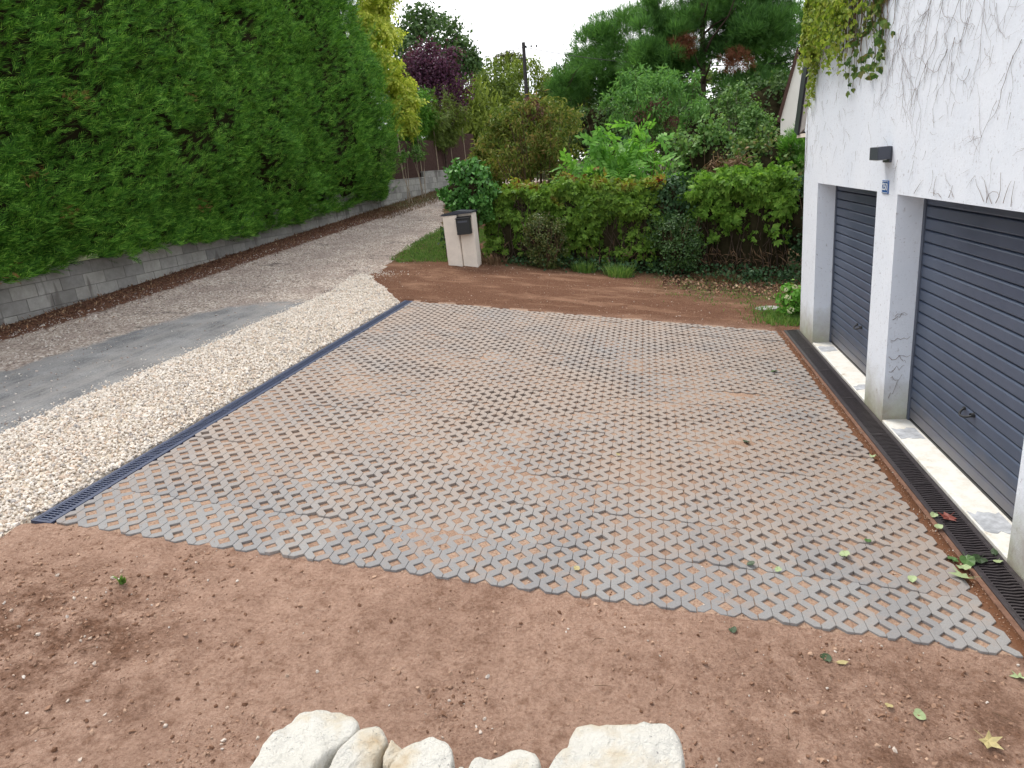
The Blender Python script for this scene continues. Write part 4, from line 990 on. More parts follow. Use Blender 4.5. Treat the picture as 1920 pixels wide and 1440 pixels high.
shrub('walnut_sapling', 'bright green sapling with large drooping compound leaves', (-0.2, 16.9), (-0.25, 16.9, 2.55), (1.05, 0.8, 0.85), 260, PN, 0.46, 'bright', 102, 60, 0.2, 12, cat='tree', droop=.45, up=.8, fwd_out=.4, jit=.5)
shrub('walnut_sapling', 'lower bright green sapling left of the tall compound leaved one', (-1.5, 16.6), (-1.55, 16.6, 2.25), (0.75, 0.6, 0.55), 150, PN, 0.38, 'bright', 103, 36, 0.2, 9, cat='tree', droop=.45, up=.8, fwd_out=.4, jit=.5,
      extra=(('top_leaves', 16, (-1.0, 16.6, 3.1), (.25, .2, .3), 5, .15, PN, .45, 'bright'),))
shrub('acacia_shrub', 'wide pale green shrub with layered branches before the pines', (0.3, 24.0), (0.4, 24.0, 4.35), (1.75, 1.3, 1.15), 5600, LN, 0.17, 'fresh', 104, 60, 0.3, 26, twig='bark', droop=.2,
      extra=(('brown_twigs', 900, (0.3, 23.5, 3.9), (.9, .6, .5), 14, .25, LN, .12, 'mauve'),))
shrub('birch_sapling', 'slender young tree with small shimmering leaves', (2.6, 21.8), (2.65, 21.8, 3.4), (0.55, 0.5, 1.05), 2600, LR, 0.075, 'silver', 105, 44, 0.17, 12, 'birch_bark', cat='tree')
shrub('birch_sapling', 'shorter young tree with shimmering leaves nearest the house gable', (3.15, 21.0), (3.1, 21.0, 3.15), (0.5, 0.4, 0.6), 1500, LR, 0.075, 'silver', 106, 30, 0.17, 9, 'birch_bark', cat='tree')
shrub('laurel_bush', 'dark blue green bush behind the creeper right of the saplings', (1.6, 18.0), (1.5, 18.0, 2.35), (0.95, 0.9, 1.0), 5200, LR, 0.095, 'silver', 107, 50, 0.28, 14, core=.62)
shrub('bramble_bush', 'tangled bramble with browning leaves beside the house', (2.7, 16.4), (2.55, 16.4, 1.95), (1.15, 0.9, 0.95), 5600, LR, 0.085, 'bramble', 108, 60, 0.26, 22, core=.6,
      extra=(('dry_stalks', 420, (1.75, 15.7, 2.35), (.35, .25, .22), 8, .14, T_leaf(.06), .22, 'straw'),))
shrub('thuja_shrub', 'small bright green feathery conifer by the house corner', (3.3, 15.9), (3.25, 15.9, 2.45), (0.32, 0.3, 0.45), 900, T_tuft(6, .03, .5), 0.2, 'bright', 109, 20, 0.16, 4, up=.2, droop=-.8)
shrub('cherry_shrub', 'low dark green shrub with flat top behind the saplings', (-0.9, 20.5), (-0.9, 20.5, 2.7), (0.75, 0.6, 0.75), 2600, L1, 0.12, 'ivy_dark', 110, 30, 0.25, 8, core=.6)
shrub('hazel_shrub', 'olive green shrub leaning over the lane behind the ivy', (-4.5, 19.2), (-4.35, 19.2, 2.75), (0.7, 0.7, 0.75), 2600, LN, 0.15, 'red_shrub', 111, 34, 0.22, 14)
shrub('tall_shrub', 'green undergrowth shrub between the elder and the low conifer', (-4.6, 22.5), (-4.4, 22.5, 3.4), (1.1, .8, 1.1), 3600, L1, 0.12, 'olive', 112, 36, 0.3, 10, core=.5)
shrub('tall_shrub', 'dark shrub filling the gap below the acacia shrub', (1.6, 27.0), (1.9, 27.0, 3.2), (2.2, 1.0, 1.4), 4200, L1, 0.14, 'dark_leaf', 113, 44, 0.36, 10, core=.6)
shrub('tall_shrub', 'dark shrub beneath the umbrella pine', (-1.6, 34.0), (-1.6, 34.0, 4.0), (2.6, 1.2, 1.6), 4200, L1, 0.18, 'dark_leaf', 114, 44, 0.42, 10, core=.6)
shrub('tall_shrub', 'dark shrub under the pine nearest the gable', (5.4, 32.0), (5.2, 32.0, 3.6), (2.2, 1.2, 1.9), 4200, L1, 0.17, 'dark_leaf', 115, 44, 0.42, 10, core=.6)
shrub('tall_shrub', 'olive shrub at the foot of the utility pole', (-6.3, 38.0), (-6.2, 38.0, 4.4), (2.3, 1.2, 1.9), 4600, L1, 0.17, 'olive', 116, 44, 0.42, 10, core=.6)
# pale rubble heap half hidden behind the saplings
rb_ = bmesh.new(); rr = random.Random(9)
for k in range(26):
    mtx = Matrix.Translation((-0.55 + rr.uniform(-.75, .75), 19.2 + rr.uniform(-.35, .35), 1.95 + rr.uniform(-.3, .36))) @ Matrix.Rotation(rr.random() * 6, 4, Vector((rr.random(), rr.random(), 1)).normalized())
    g = bmesh.ops.create_icosphere(rb_, subdivisions=1, radius=rr.uniform(.14, .3), matrix=mtx)
    for v in g['verts']: v.co += Vector((rr.gauss(0, .03), rr.gauss(0, .03), rr.gauss(0, .03)))
box(rb_, -1.2, .2, 19.0, 19.5, 0.3, 1.9)
tag(bm_obj('rubble_heap', rb_, MT['rubble']), 'heap of pale rubble half hidden behind the saplings', 'heap')

# creeper-grown fences at the back of the driveway
FAN = T_fan(5, 0.24, 1.15)
def creeper_hedge(label, x0, x1, y, top, mat, seed, n, size, group, straw=160, low_a=.1, low_b=1.2):
    rng = np.random.default_rng(seed); xm = (x0 + x1) / 2; r_ = empty('creeper_hedge', (xm, y, hz(xm, y)), label, 'hedge', group)
    def tp(x): return np.interp(x, *top) + (fbm(x * 1.5, x * 0 + seed, 3, seed) - .5) * .62
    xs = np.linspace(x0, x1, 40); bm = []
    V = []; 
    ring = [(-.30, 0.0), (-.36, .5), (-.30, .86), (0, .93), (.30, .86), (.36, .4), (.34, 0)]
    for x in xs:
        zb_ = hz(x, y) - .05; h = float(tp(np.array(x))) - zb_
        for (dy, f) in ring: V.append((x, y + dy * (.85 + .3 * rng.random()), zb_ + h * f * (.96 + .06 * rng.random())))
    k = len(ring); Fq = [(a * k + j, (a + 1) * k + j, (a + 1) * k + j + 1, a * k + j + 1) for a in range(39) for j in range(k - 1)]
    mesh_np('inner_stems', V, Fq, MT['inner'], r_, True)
    x = rng.uniform(x0 - .1, x1 + .1, n); u = rng.random(n); zb_ = hgt(x, np.full(n, y)); h = tp(x) - zb_
    top_ = rng.random(n) < .30
    lump = (fbm(x * 2.4, u * h * 2.4, 3, seed + 3) - .42) * .8
    f = np.where(top_, 1.0, .10 + .92 * u ** .8)
    dy = np.where(top_, rng.uniform(-.42, .36, n), -.42 - lump + .12 * rng.random(n))
    z = zb_ + h * f + np.where(top_, .10 * rng.normal(size=n) - .6 * np.abs(dy) ** 2, 0)
    keep = (rng.random(n) < np.clip(low_a + low_b * f, 0, 1)) & (rng.random(n) < .25 + 1.4 * ss(.34, .56, fbm(x * 3.1 + 9, z * 3.1, 3, seed + 8)) + .5 * (f > .85))
    p = np.stack([x, y + dy, z], -1)[keep]; o = np.where(top_[:, None], np.array([0, -.35, 1.0]), np.array([0, -1.0, .25]))[keep]
    leaves('foliage', p, o, FAN, size, MT[mat], r_, rng, up=.35, droop=.6, jit=.75, sizevar=.5)
    mb = MB()
    for q in range(70 if straw < 200 else 34):
        xx = rng.uniform(x0, x1); zz = hz(xx, y); yy = y - .44 + .1 * rng.random()
        pts = [(xx, yy, zz)]
        for s in range(5): pts.append((pts[-1][0] + rng.normal() * .07, yy + rng.normal() * .04, zz + (s + 1) * .28))
        mb.tube(pts, np.linspace(.010, .004, 6), 4)
    mb.build('stems', MT['bark'], r_)
    xx = rng.uniform(x0, x1, straw); zz = hgt(xx, np.full(straw, y)) + rng.random(straw) * .5
    p = np.stack([xx, y - .5 + .12 * rng.normal(size=straw), zz], -1)
    leaves('dry_stalks', p, np.tile([0, -1.0, .3], (straw, 1)), T_leaf(.045, .1), .17, MT['straw'], r_, rng, droop=-.5)
    return r_
creeper_hedge('creeper covered hedge with yellow orange and red leaves along its top', -3.35, 0.25, 14.75, ([-3.4, -2.6, -1.9, -1.2, -.4, .3], [2.18, 2.22, 2.3, 2.38, 2.22, 2.12]), 'creeper', 121, 9500, 0.10, 'creeper hedges at the back')
creeper_hedge('creeper hedge with large bright green leaves beside the house', 0.75, 2.75, 14.85, ([.7, 1.2, 1.9, 2.4, 2.8], [1.95, 2.12, 2.18, 2.12, 1.95]), 'creeper_green', 122, 4800, 0.115, 'creeper hedges at the back', 260, -.55, 1.75)
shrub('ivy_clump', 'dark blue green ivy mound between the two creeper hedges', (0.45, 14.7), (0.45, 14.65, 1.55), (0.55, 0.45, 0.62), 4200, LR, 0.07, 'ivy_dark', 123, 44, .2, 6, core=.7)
shrub('ivy_clump', 'dark ivy in the corner behind the house wall', (3.2, 14.6), (3.15, 14.6, 1.15), (0.5, 0.5, 1.0), 4200, LR, 0.07, 'ivy_dark', 124, 50, .2, 6, core=.7)
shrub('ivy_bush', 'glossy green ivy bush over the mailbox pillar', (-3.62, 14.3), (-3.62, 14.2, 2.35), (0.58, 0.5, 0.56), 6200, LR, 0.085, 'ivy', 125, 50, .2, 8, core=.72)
shrub('ivy_clump', 'small dark ivy clinging behind the mailbox pillar foot', (-4.12, 14.0), (-4.1, 14.0, 1.35), (0.17, 0.25, 0.42), 1100, LR, 0.06, 'ivy_dark', 126, 20, .12, 4, core=.6)
shrub('box_shrub', 'rounded twiggy olive shrub nearer the mailbox', (-2.15, 13.9), (-2.15, 13.9, 1.2), (0.46, 0.42, 0.62), 6400, L1, 0.042, 'box', 127, 70, .14, 60, group='clipped shrubs', droop=-.3, core=.5)
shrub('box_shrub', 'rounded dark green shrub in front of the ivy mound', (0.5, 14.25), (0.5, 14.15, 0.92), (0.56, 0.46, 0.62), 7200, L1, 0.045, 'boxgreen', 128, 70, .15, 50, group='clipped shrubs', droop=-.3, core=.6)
rng = np.random.default_rng(129)                                 # undergrowth at the foot of the hedges: nobody could count it
k = 5200; x = rng.uniform(-3.4, 3.3, k); y = 14.15 + .28 * rng.normal(size=k) - .25 * (x > .9); z = hgt(x, y) + rng.random(k) ** 2 * .32 * ss(-3.6, -2, x)
tag(leaves('undergrowth', np.stack([x, y, z], -1), np.tile([0, -.4, 1.0], (k, 1)), LR, .06, MT['ivy_dark'], None, rng), 'low dark ivy and weeds along the foot of the hedges', kind='stuff')

# mailbox pillar
mp_ = empty('mailbox_pillar', (-3.83, 13.3, hz(-3.83, 13.3)), 'cream rendered pillar with dark cap carrying a black mailbox', 'pillar')
bm = bmesh.new(); box(bm, -3.985, -3.70, 13.12, 13.5, .75, 1.94, .006); bm_obj('pillar_left_half', bm, MT['post_render'], mp_)
bm = bmesh.new(); box(bm, -3.69, -3.40, 13.20, 13.55, .72, 1.955, .006); bm_obj('pillar_right_half', bm, MT['post_render'], mp_)
bm = bmesh.new(); prism(bm, [(-4.01, 1.943), (-3.38, 1.958), (-3.38, 1.985), (-3.70, 2.02), (-4.01, 1.972)], 1, 13.10, 13.57); bm_obj('cap', bm, MT['cap'], mp_)
mx_ = empty('mailbox', (-3.57, 13.1, 1.56), 'black metal mailbox fixed to the cream pillar', 'mailbox')
bm = bmesh.new(); box(bm, -3.70, -3.43, 13.03, 13.195, 1.56, 1.86, .006); bm_obj('box_body', bm, MT['black'], mx_)
bm = bmesh.new(); prism(bm, [(13.02, 1.863), (13.2, 1.863), (13.2, 1.905), (13.02, 1.875)], 0, -3.71, -3.42); bm_obj('lid', bm, MT['black'], mx_)
bm = bmesh.new(); box(bm, -3.66, -3.47, 13.024, 13.029, 1.79, 1.825); bm_obj('letter_flap', bm, MT['lamp'], mx_)

# reed fence on the far wall
fr_ = empty('reed_fence', (-7.7, 25.5, 2.9), 'dark brown reed screen fence with pale stakes above the wall', 'fence')
seg = [(21.2, 2.72), (22.9, 2.9), (24.6, 2.95), (26.3, 3.1), (28.0, 3.2), (29.7, 3.3), (31.2, 3.4)]
for i in range(len(seg) - 1):
    (ya, za), (yb, zb_) = seg[i], seg[i + 1]; ys = np.linspace(ya + .02, yb - .02, 68)
    xs = wall_x(ys) - .16 + .012 * (np.arange(68) % 2); zt = za + 1.12 + .03 * np.random.default_rng(i).random(68)
    V = np.concatenate([np.stack([xs, ys, np.full(68, za - .15)], -1), np.stack([xs, ys, zt], -1), np.stack([xs - .03, ys, zt], -1), np.stack([xs - .03, ys, np.full(68, za - .15)], -1)]); a = np.arange(67)
    mesh_np('reed_panel', V, np.concatenate([np.stack([a + 68 * q, a + 1 + 68 * q, a + 1 + 68 * (q + 1), a + 68 * (q + 1)], -1) for q in range(3)]), MT['reed'], fr_)
    mb = MB(); x_ = float(wall_x(ya)) - .13; mb.tube([(x_, ya, za - .2), (x_ + .01, ya, za + 1.35)], [.022, .018], 6); mb.build('post', MT['pale_wood'], fr_)
for i, (x, y, z, lb) in enumerate(((-7.75, 21.9, 2.6, 'thin staked sapling nearest the hedge before the reed fence'), (-7.65, 23.3, 2.75, 'thin staked sapling in front of the second reed panel'))):
    shrub('fence_sapling', lb, (x, y), (x, y, z + .85), (.22, .2, .32), 260, LR, .07, 'silver', 140 + i, 12, .1, 3, 'pale_wood', cat='tree', group='saplings by the reed fence')

# utility pole with wires
po = empty('utility_pole', (-7.2, 45, 2.5), 'dark wooden utility pole carrying overhead wires', 'pole')
mb = MB(); mb.tube([(-7.34, 45, 2.2), (-7.2, 45, 6.5), (-7.1, 45, 10.15)], [.15, .13, .11], 10); mb.build('shaft', MT['pole'], po, True)
mb = MB(); mb.tube([(-7.12, 45, 9.25), (-7.5, 44.9, 9.3)], [.035, .03], 6); mb.build('bracket', MT['pole'], po)
for q in range(3):
    mb = MB(); mb.tube([(-6.95 + .32 * q, 44.95, 9.82 - .02 * q), (-6.95 + .32 * q, 44.95, 9.94 - .02 * q)], [.05, .05], 8); mb.build('insulator', MT['wire'], po)
def wire(label, pts, r=.018):
    mb = MB(); mb.tube(pts, np.full(len(pts), r), 4); tag(mb.build('overhead_wire', MT['wire']), label, 'wire', 'wires on the utility pole')
u = np.linspace(0, 1, 14)[:, None]
def sag(a, b_, s): return np.array(a) + (np.array(b_) - np.array(a)) * u + np.array([0, 0, -1]) * s * 4 * u * (1 - u)
wire('overhead wire running left from the pole top', sag((-7.12, 45, 9.88), (-26, 44, 9.6), .55))
wire('overhead wire running right from the pole top towards the house', sag((-7.08, 45, 9.88), (10.5, 41, 6.6), .7))

# neighbouring house: cream gable and tiled roof
nh = empty('neighbour_house', (4.22, 24, 1.0), 'cream gabled neighbouring house with brown tiled roof', 'house')
bm = bmesh.new(); prism(bm, [(4.22, -.2), (9.5, -.2), (9.5, 2.2), (5.35, 4.35), (4.70, 5.18), (4.22, 3.55)], 1, 24.0, 24.3); bm_obj('gable_wall', bm, MT['cream_wall'], nh)
bm = bmesh.new(); prism(bm, [(4.10, 3.32), (4.20, 3.30), (4.71, 5.22), (4.66, 5.40)], 1, 23.92, 31.0); bm_obj('roof_edge', bm, MT['verge'], nh)
bm = bmesh.new(); prism(bm, [(4.22, -.2), (4.5, -.2), (4.5, 3.3), (4.22, 3.3)], 1, 24.301, 31.0); bm_obj('side_wall', bm, MT['cream_wall'], nh)
sl_d = np.array([0.62, 0, -0.66]); sl_d /= np.linalg.norm(sl_d); tn = np.array([.66, 0, .62]) / math.hypot(.66, .62)
tb = bmesh.new(); box(tb, -0.17, .17, -.115, .115, -.012, .012, .004); me_t = bpy.data.meshes.new('tile'); tb.to_mesh(me_t); tb.free(); me_t.materials.append(MT['tile'])
ra = math.atan2(.66, .62)
bm = bmesh.new(); q0 = np.array([4.72, 0, 5.36]); q1 = q0 + sl_d * 3.2
prism(bm, [(q0[0], q0[2]), (q1[0], q1[2]), (q1[0] - .05, q1[2] - .06), (q0[0] - .02, q0[2] - .08)], 1, 23.9, 31.0); bm_obj('roof_deck', bm, MT['verge'], nh)
NL = Vector(nh.location)
for r in range(9):
    for cidx in range(12):
        c = np.array([4.72, 0, 5.36]) + sl_d * (.15 + r * .26) + tn * (.02 + .001 * (r % 2))
        o = link('tile', me_t, nh); o.location = Vector((c[0], 24.02 + cidx * .235, c[2])) - NL; o.rotation_euler = (0, ra + .09, 0)

nh.rotation_euler = (0, 0, -0.24)

# ------------------------------------------------------------------ creeper on the house wall
rng = np.random.default_rng(150)
wc = empty('wall_creeper', (XF, 8.8, 3.4), 'yellow green creeper hanging from the roof edge over white wall', 'creeper')
Ps = []; mb = MB()
for k in range(165):
    y = 9.95 - 2.9 * rng.random() ** 1.35; top_z = 4.9 + rng.random() * .6
    low = np.interp(y, [6.9, 7.4, 7.9, 8.3, 8.9, 9.5, 10.0], [3.9, 3.25, 3.5, 3.3, 3.5, 3.55, 3.5]) + rng.exponential(.28) - .08
    if y < 7.6 and rng.random() < .55: low += .5
    zz = np.arange(top_z, low, -.12); 
    if len(zz) < 3: continue
    yy = y + np.cumsum(rng.normal(size=len(zz)) * .022); lim = 10.25 - .57 * (zz - 2.79) - .14
    yy = np.minimum(yy, lim); xx = XF - .02 - .05 * rng.random(len(zz))
    mb.tube(np.stack([xx, yy, zz], -1), np.linspace(.008, .003, len(zz)), 4)
    m_ = (24 if y < 8 else 84); i = rng.random(m_) * (len(zz) - 1); i0 = i.astype(int); f = (i - i0)[:, None]
    q = np.stack([xx, yy, zz], -1); c = q[i0] * (1 - f) + q[np.minimum(i0 + 1, len(zz) - 1)] * f
    Ps.append(c + np.stack([-.04 - .12 * rng.random(m_) * (1 if y > 7.6 else .4), .05 * rng.normal(size=m_), .03 * rng.normal(size=m_)], -1))
mb.build('stems', MT['twig'], wc)
p = np.concatenate(Ps); leaves('foliage', p, np.tile([-1.0, 0, .15], (len(p), 1)), T_fan(3, .30, .8), .046, MT['wall_creeper'], wc, rng, up=.25, droop=1.2, jit=.7, sizevar=.5)
k = 1500; zz = rng.uniform(3.0, 5.2, k); yy = 10.25 - .57 * (zz - 2.79) + rng.uniform(-.36, -.02, k); p = np.stack([XF - .02 - .05 * rng.random(k), yy, zz], -1)[zz + rng.random(k) * .8 > 3.7]
leaves('verge_foliage', p, np.tile([-1.0, .3, .3], (len(p), 1)), T_fan(3, .30, .8), .046, MT['wall_creeper'], wc, rng, up=.25, droop=1.0, jit=.6)
Pd = []; mb = MB()
for k in range(26):                                              # thinner, darker strands farther along the wall
    y = rng.uniform(6.75, 8.1); zz = np.arange(4.9, rng.uniform(3.05, 3.75), -.10); yy = y + np.cumsum(rng.normal(size=len(zz)) * .03)
    q = np.stack([np.full(len(zz), XF - .015), yy, zz], -1); mb.tube(q, np.linspace(.006, .002, len(zz)), 4)
    i = rng.integers(0, len(zz), 26); Pd.append(q[i] + np.stack([-.05 * rng.random(26), .05 * rng.normal(size=26), .04 * rng.normal(size=26)], -1))
mb.build('stems', MT['twig'], wc); p = np.concatenate(Pd)
leaves('dark_leaves', p, np.tile([-1.0, 0, .15], (len(p), 1)), T_fan(3, .34, .8), .062, MT['bramble'], wc, rng, up=.25, droop=1.2, jit=.6)
# dead stems clinging to the render
rng = np.random.default_rng(151)
dv = empty('dead_creeper', (XF, 6.0, 3.0), 'dry dead creeper stems clinging to the white gable wall', 'creeper')
mb = MB()
def stem(y, z, ang, L, r, branch=2, curl=.12):
    pts = []; a = ang
    for s in range(int(L / .05) + 2):
        if z < 2.2 and y > 6.4 and r < .003: break
        pts.append((XF - .005 - .006 * rng.random(), y, z)); a += rng.normal() * curl
        y += math.cos(a) * .05; z += math.sin(a) * .05
        for (da, db) in DOORS:
            if da - .02 < y < db + .02 and z < LZ + .04: z = LZ + .05; a = abs(a)
    if len(pts) < 3: return
    pts = np.array(pts); mb.tube(pts, np.linspace(r, r * .35, len(pts)), 4)
    for _ in range(branch):
        i = rng.integers(1, len(pts)); stem(pts[i, 1], pts[i, 2], ang + rng.normal() * .7, L * rng.uniform(.25, .5), r * .6, 0, curl * 1.3)
for k in range(110):                                             # main mass, trailing down-left from the upper right
    y = 6.0 + rng.normal() * .62; z = rng.uniform(3.15, 4.9) - .14 * (6.6 - y)
    if y < 3.9: continue
    stem(y, z, math.radians(-90 + rng.normal() * 24 + 24), rng.uniform(.15, .7), rng.uniform(.0008, .0019), 3, .30)
for k in range(170):
    y = rng.uniform(3.9, 9.9); z = rng.uniform(2.3, 3.6); stem(y, z, math.radians(rng.uniform(190, 350)), rng.uniform(.05, .20), rng.uniform(.0007, .0013), 1, .34)
for k in range(7):
    stem(10.08 - .05 * rng.random(), rng.uniform(2.6, 3.1), math.radians(-90), rng.uniform(.2, .6), .0016, 1, .08)
for (y, z, a, L) in ((6.56, .25, 60, .5), (6.6, .3, 95, .6), (6.72, .2, 85, .45), (6.78, .35, 80, .4), (6.62, .6, 100, .3)): stem(y, z, math.radians(a), L, .0021, 1, .2)
for k in range(16): stem(rng.uniform(4.2, 6.4), LZ + .02 + .02 * rng.random(), math.radians(rng.uniform(20, 160)), rng.uniform(.06, .2), .002, 0, .3)
mb.build('stems', MT['dead_stem'], dv)
# stems on the jamb of the middle pier, which faces the camera
mb = MB()
for (x0, z0, dx, dz, L) in ((.03, 1.0, .7, .35, .2), (.03, .8, .9, .12, .22), (.02, .64, .95, .08, .24), (.1, .66, .6, -.5, .14), (.04, .25, .5, .8, .26), (.03, .5, .8, .3, .2), (.05, 1.05, .8, -.05, .16), (.05, .45, .7, -.4, .12)):
    s = np.linspace(0, L, 7); mb.tube(np.stack([XF + x0 + dx * s * .8, np.full(7, 6.52 - .006), z0 + dz * s + .012 * rng.normal(size=7)], -1), np.linspace(.0025, .0010, 7), 4)
mb.build('jamb_stems', MT['dead_stem'], dv)

# ------------------------------------------------------------------ plants and small things by the house corner
shrub('hydrangea', 'leafy plant with creamy flower heads at the house corner', (2.2, 11.05), (2.2, 11.05, .27), (.24, .26, .26), 1000, LR, .06, 'bright', 160, 28, .09, 8, cat='plant',
      extra=(('flower_head', 120, (1.93, 11.1, .40), (.03, .03, .03), 3, .035, LR, .03, 'fallen_flower' if False else 'straw'),) if False else ())
hy = [o for o in bpy.data.objects if o.name == 'hydrangea'][0]
for (x, y, z, r) in ((2.06, 10.85, .36, .042), (2.10, 10.8, .17, .045), (2.18, 10.95, .50, .032), (2.05, 10.95, .47, .028)):
    bm = bmesh.new(); rr = random.Random(int(x * 100))
    for q in range(22):
        v = Vector((rr.gauss(0, 1), rr.gauss(0, 1), rr.gauss(0, 1))).normalized() * r
        bmesh.ops.create_icosphere(bm, subdivisions=1, radius=r * .3, matrix=Matrix.Translation(Vector((x, y, z)) + v))
    bm_obj('flower_head', bm, MT['flower'], hy)
bm = bmesh.new(); rr = random.Random(2)
pts = [(1.85 + .20 * math.cos(a) * rr.uniform(.9, 1.05), 11.40 + .15 * math.sin(a) * rr.uniform(.9, 1.05)) for a in np.linspace(0, 6.28, 14)[:-1]]
prism(bm, pts, 2, .0, .105); bmesh.ops.bevel(bm, geom=[e for e in bm.edges], offset=.006, segments=1, affect='EDGES')
tag(bm_obj('inspection_cover', bm, MT['slab']), 'pale round concrete cover in the grass by the house corner', 'cover')
def grass_tuft(label, x, y, n, h, r, mat='grass', group=None, seed=1):
    rng = np.random.default_rng(seed); k = n; a = rng.random(k) * 6.28; rr_ = r * rng.random(k) ** .6
    px = x + np.cos(a) * rr_; py = y + np.sin(a) * rr_; L = h * rng.uniform(.5, 1.1, k); w_ = .006 + .004 * rng.random(k); lean = rng.uniform(.1, .7, k)
    dx, dy = np.cos(a + rng.normal(size=k) * .6), np.sin(a + rng.normal(size=k) * .6); z0 = hgt(px, py) - .01
    V = []
    for (u, ww) in ((0, 1), (.55, .9), (1, .1)):
        cx_ = px + dx * lean * L * u * u; cy_ = py + dy * lean * L * u * u; cz_ = z0 + L * (u - .25 * lean * u * u)
        V += [np.stack([cx_ - dy * w_ * ww, cy_ + dx * w_ * ww, cz_], -1), np.stack([cx_ + dy * w_ * ww, cy_ - dx * w_ * ww, cz_], -1)]
    V = np.stack(V, 1).reshape(-1, 3); b0 = np.arange(k)[:, None] * 6
    Fq = np.concatenate([b0 + [0, 1, 3, 2], b0 + [2, 3, 5, 4]])
    o = mesh_np('grass_tuft', V, Fq, MT[mat]); tag(o, label, 'grass tuft', group); return o
grass_tuft('tuft of long grass right of the twiggy shrub', -1.32, 13.75, 260, .30, .22, 'grass', 'grass tufts before the hedge', 1)
grass_tuft('bright tuft of long grass midway between two rounded shrubs', -0.62, 13.5, 320, .34, .26, 'grass', 'grass tufts before the hedge', 2)
grass_tuft('dry straw coloured tuft at the mailbox pillar foot', -3.2, 13.75, 200, .28, .3, 'straw', 'grass tufts before the hedge', 3)
grass_tuft('dry tangle of stalks beyond the dark rounded shrub', 1.3, 13.7, 200, .25, .45, 'straw', 'grass tufts before the hedge', 4)
def lawn(name, label, fn, n, h, mat, seed, kind='stuff'):
    rng = np.random.default_rng(seed); x, y = fn(rng, n); k = len(x); a = rng.random(k) * 6.28; L = h * rng.uniform(.4, 1.2, k); w_ = .005 + .004 * rng.random(k)
    z = hgt(x, y) + terrain_offset(x, y)[0] - .008
    V = np.stack([np.stack([x - np.sin(a) * w_, y + np.cos(a) * w_, z], -1), np.stack([x + np.sin(a) * w_, y - np.cos(a) * w_, z], -1),
                  np.stack([x + np.cos(a) * L * .5 + .001, y + np.sin(a) * L * .5, z + L], -1), np.stack([x + np.cos(a) * L * .25 - np.sin(a) * w_, y + np.sin(a) * L * .25 + np.cos(a) * w_, z + L * .6], -1)], 1).reshape(-1, 3)
    tag(mesh_np(name, V, np.arange(k)[:, None] * 4 + np.arange(4), MT[mat]), label, kind=kind)
def verge_fn(r, n):
    y = r.uniform(12.9, 17.8, n); x = r.uniform(-5.5, -3.95, n); k = (x > lane_right(y) + .08 * r.normal(size=n)) & (x < -4.02 + .1 * (y - 14)) & (y > 13.1 + .35 * fbm(x * 3, y * 3, 2, 8))
    return x[k], y[k]
lawn('grass', 'short green grass on the verge left of the mailbox pillar', verge_fn, 13000, .06, 'grass', 170)
def weed_fn(r, n):
    x = r.uniform(-.6, 3.2, n); y = r.uniform(10.9, 14.2, n); k = (fbm(x * 2.6, y * 2.6, 4, 71) + .10 * r.normal(size=n) > .60 - .08 * ss(.3, 2.2, x)) & (r.random(n) < ss(10.9, 12.4, y) * ss(-.6, 1.2, x)); return x[k], y[k]
lawn('weeds', 'thin weeds and grass on the earth before the creeper hedge', weed_fn, 9000, .045, 'grass', 171)
def lv_fn(r, n):
    y = r.uniform(18.5, 31, n); x = wall_x(y) + r.uniform(.05, 1.1, n) ** 1.3; return x, y
lawn('dry_grass', 'yellowing grass along the foot of the far wall', lv_fn, 6000, .08, 'straw', 172)
def cg_fn(r, n):
    x = 2.1 + .26 * r.normal(size=n); y = 10.85 + .45 * r.normal(size=n); k = (x < 2.6) & (y > 10.35) & (y < 11.45); return x[k], y[k]
lawn('corner_grass', 'bright grass growing at the house corner', cg_fn, 2600, .09, 'grass', 173)

# ------------------------------------------------------------------ loose stones, clods, litter (uncountable)
ico_b = bmesh.new(); bmesh.ops.create_icosphere(ico_b, subdivisions=1, radius=1.0)
IV = np.array([v.co[:] for v in ico_b.verts]); IF = np.array([[v.index for v in f.verts] for f in ico_b.faces]); ico_b.free()
OV = np.array([(1, 0, 0), (-1, 0, 0), (0, 1, 0), (0, -1, 0), (0, 0, 1), (0, 0, -1)], float); OF = np.array([(0, 2, 4), (2, 1, 4), (1, 3, 4), (3, 0, 4), (2, 0, 5), (1, 2, 5), (3, 1, 5), (0, 3, 5)])
def stones(name, label, x, y, dz, size, mat, seed, base=(IV, IF), flat_=.7, ang=.18):
    rng = np.random.default_rng(seed); n = len(x); bv, bf = base
    R = nrmz(rng.normal(size=(n, 4))); q0, q1, q2, q3 = R.T
    rot = np.stack([1 - 2 * (q2 ** 2 + q3 ** 2), 2 * (q1 * q2 - q3 * q0), 2 * (q1 * q3 + q2 * q0), 2 * (q1 * q2 + q3 * q0), 1 - 2 * (q1 ** 2 + q3 ** 2), 2 * (q2 * q3 - q1 * q0), 2 * (q1 * q3 - q2 * q0), 2 * (q2 * q3 + q1 * q0), 1 - 2 * (q1 ** 2 + q2 ** 2)], -1).reshape(n, 3, 3)
    v = bv[None] * (1 + ang * rng.normal(size=(n, len(bv), 1))) * np.stack([np.ones(n), rng.uniform(.6, 1, n), rng.uniform(.45, flat_, n)], -1)[:, None]
    V = np.einsum('nij,nmj->nmi', rot, v) * size[:, None, None]
    z = hgt(x, y) + terrain_offset(x, y)[0] + dz
    V = V + np.stack([x, y, z], -1)[:, None]
    F_ = (np.arange(n) * len(bv))[:, None, None] + bf[None]
    return tag(mesh_np(name, V.reshape(-1, 3), F_.reshape(-1, 3), MT[mat]), label, kind='stuff')
rng = np.random.default_rng(200)
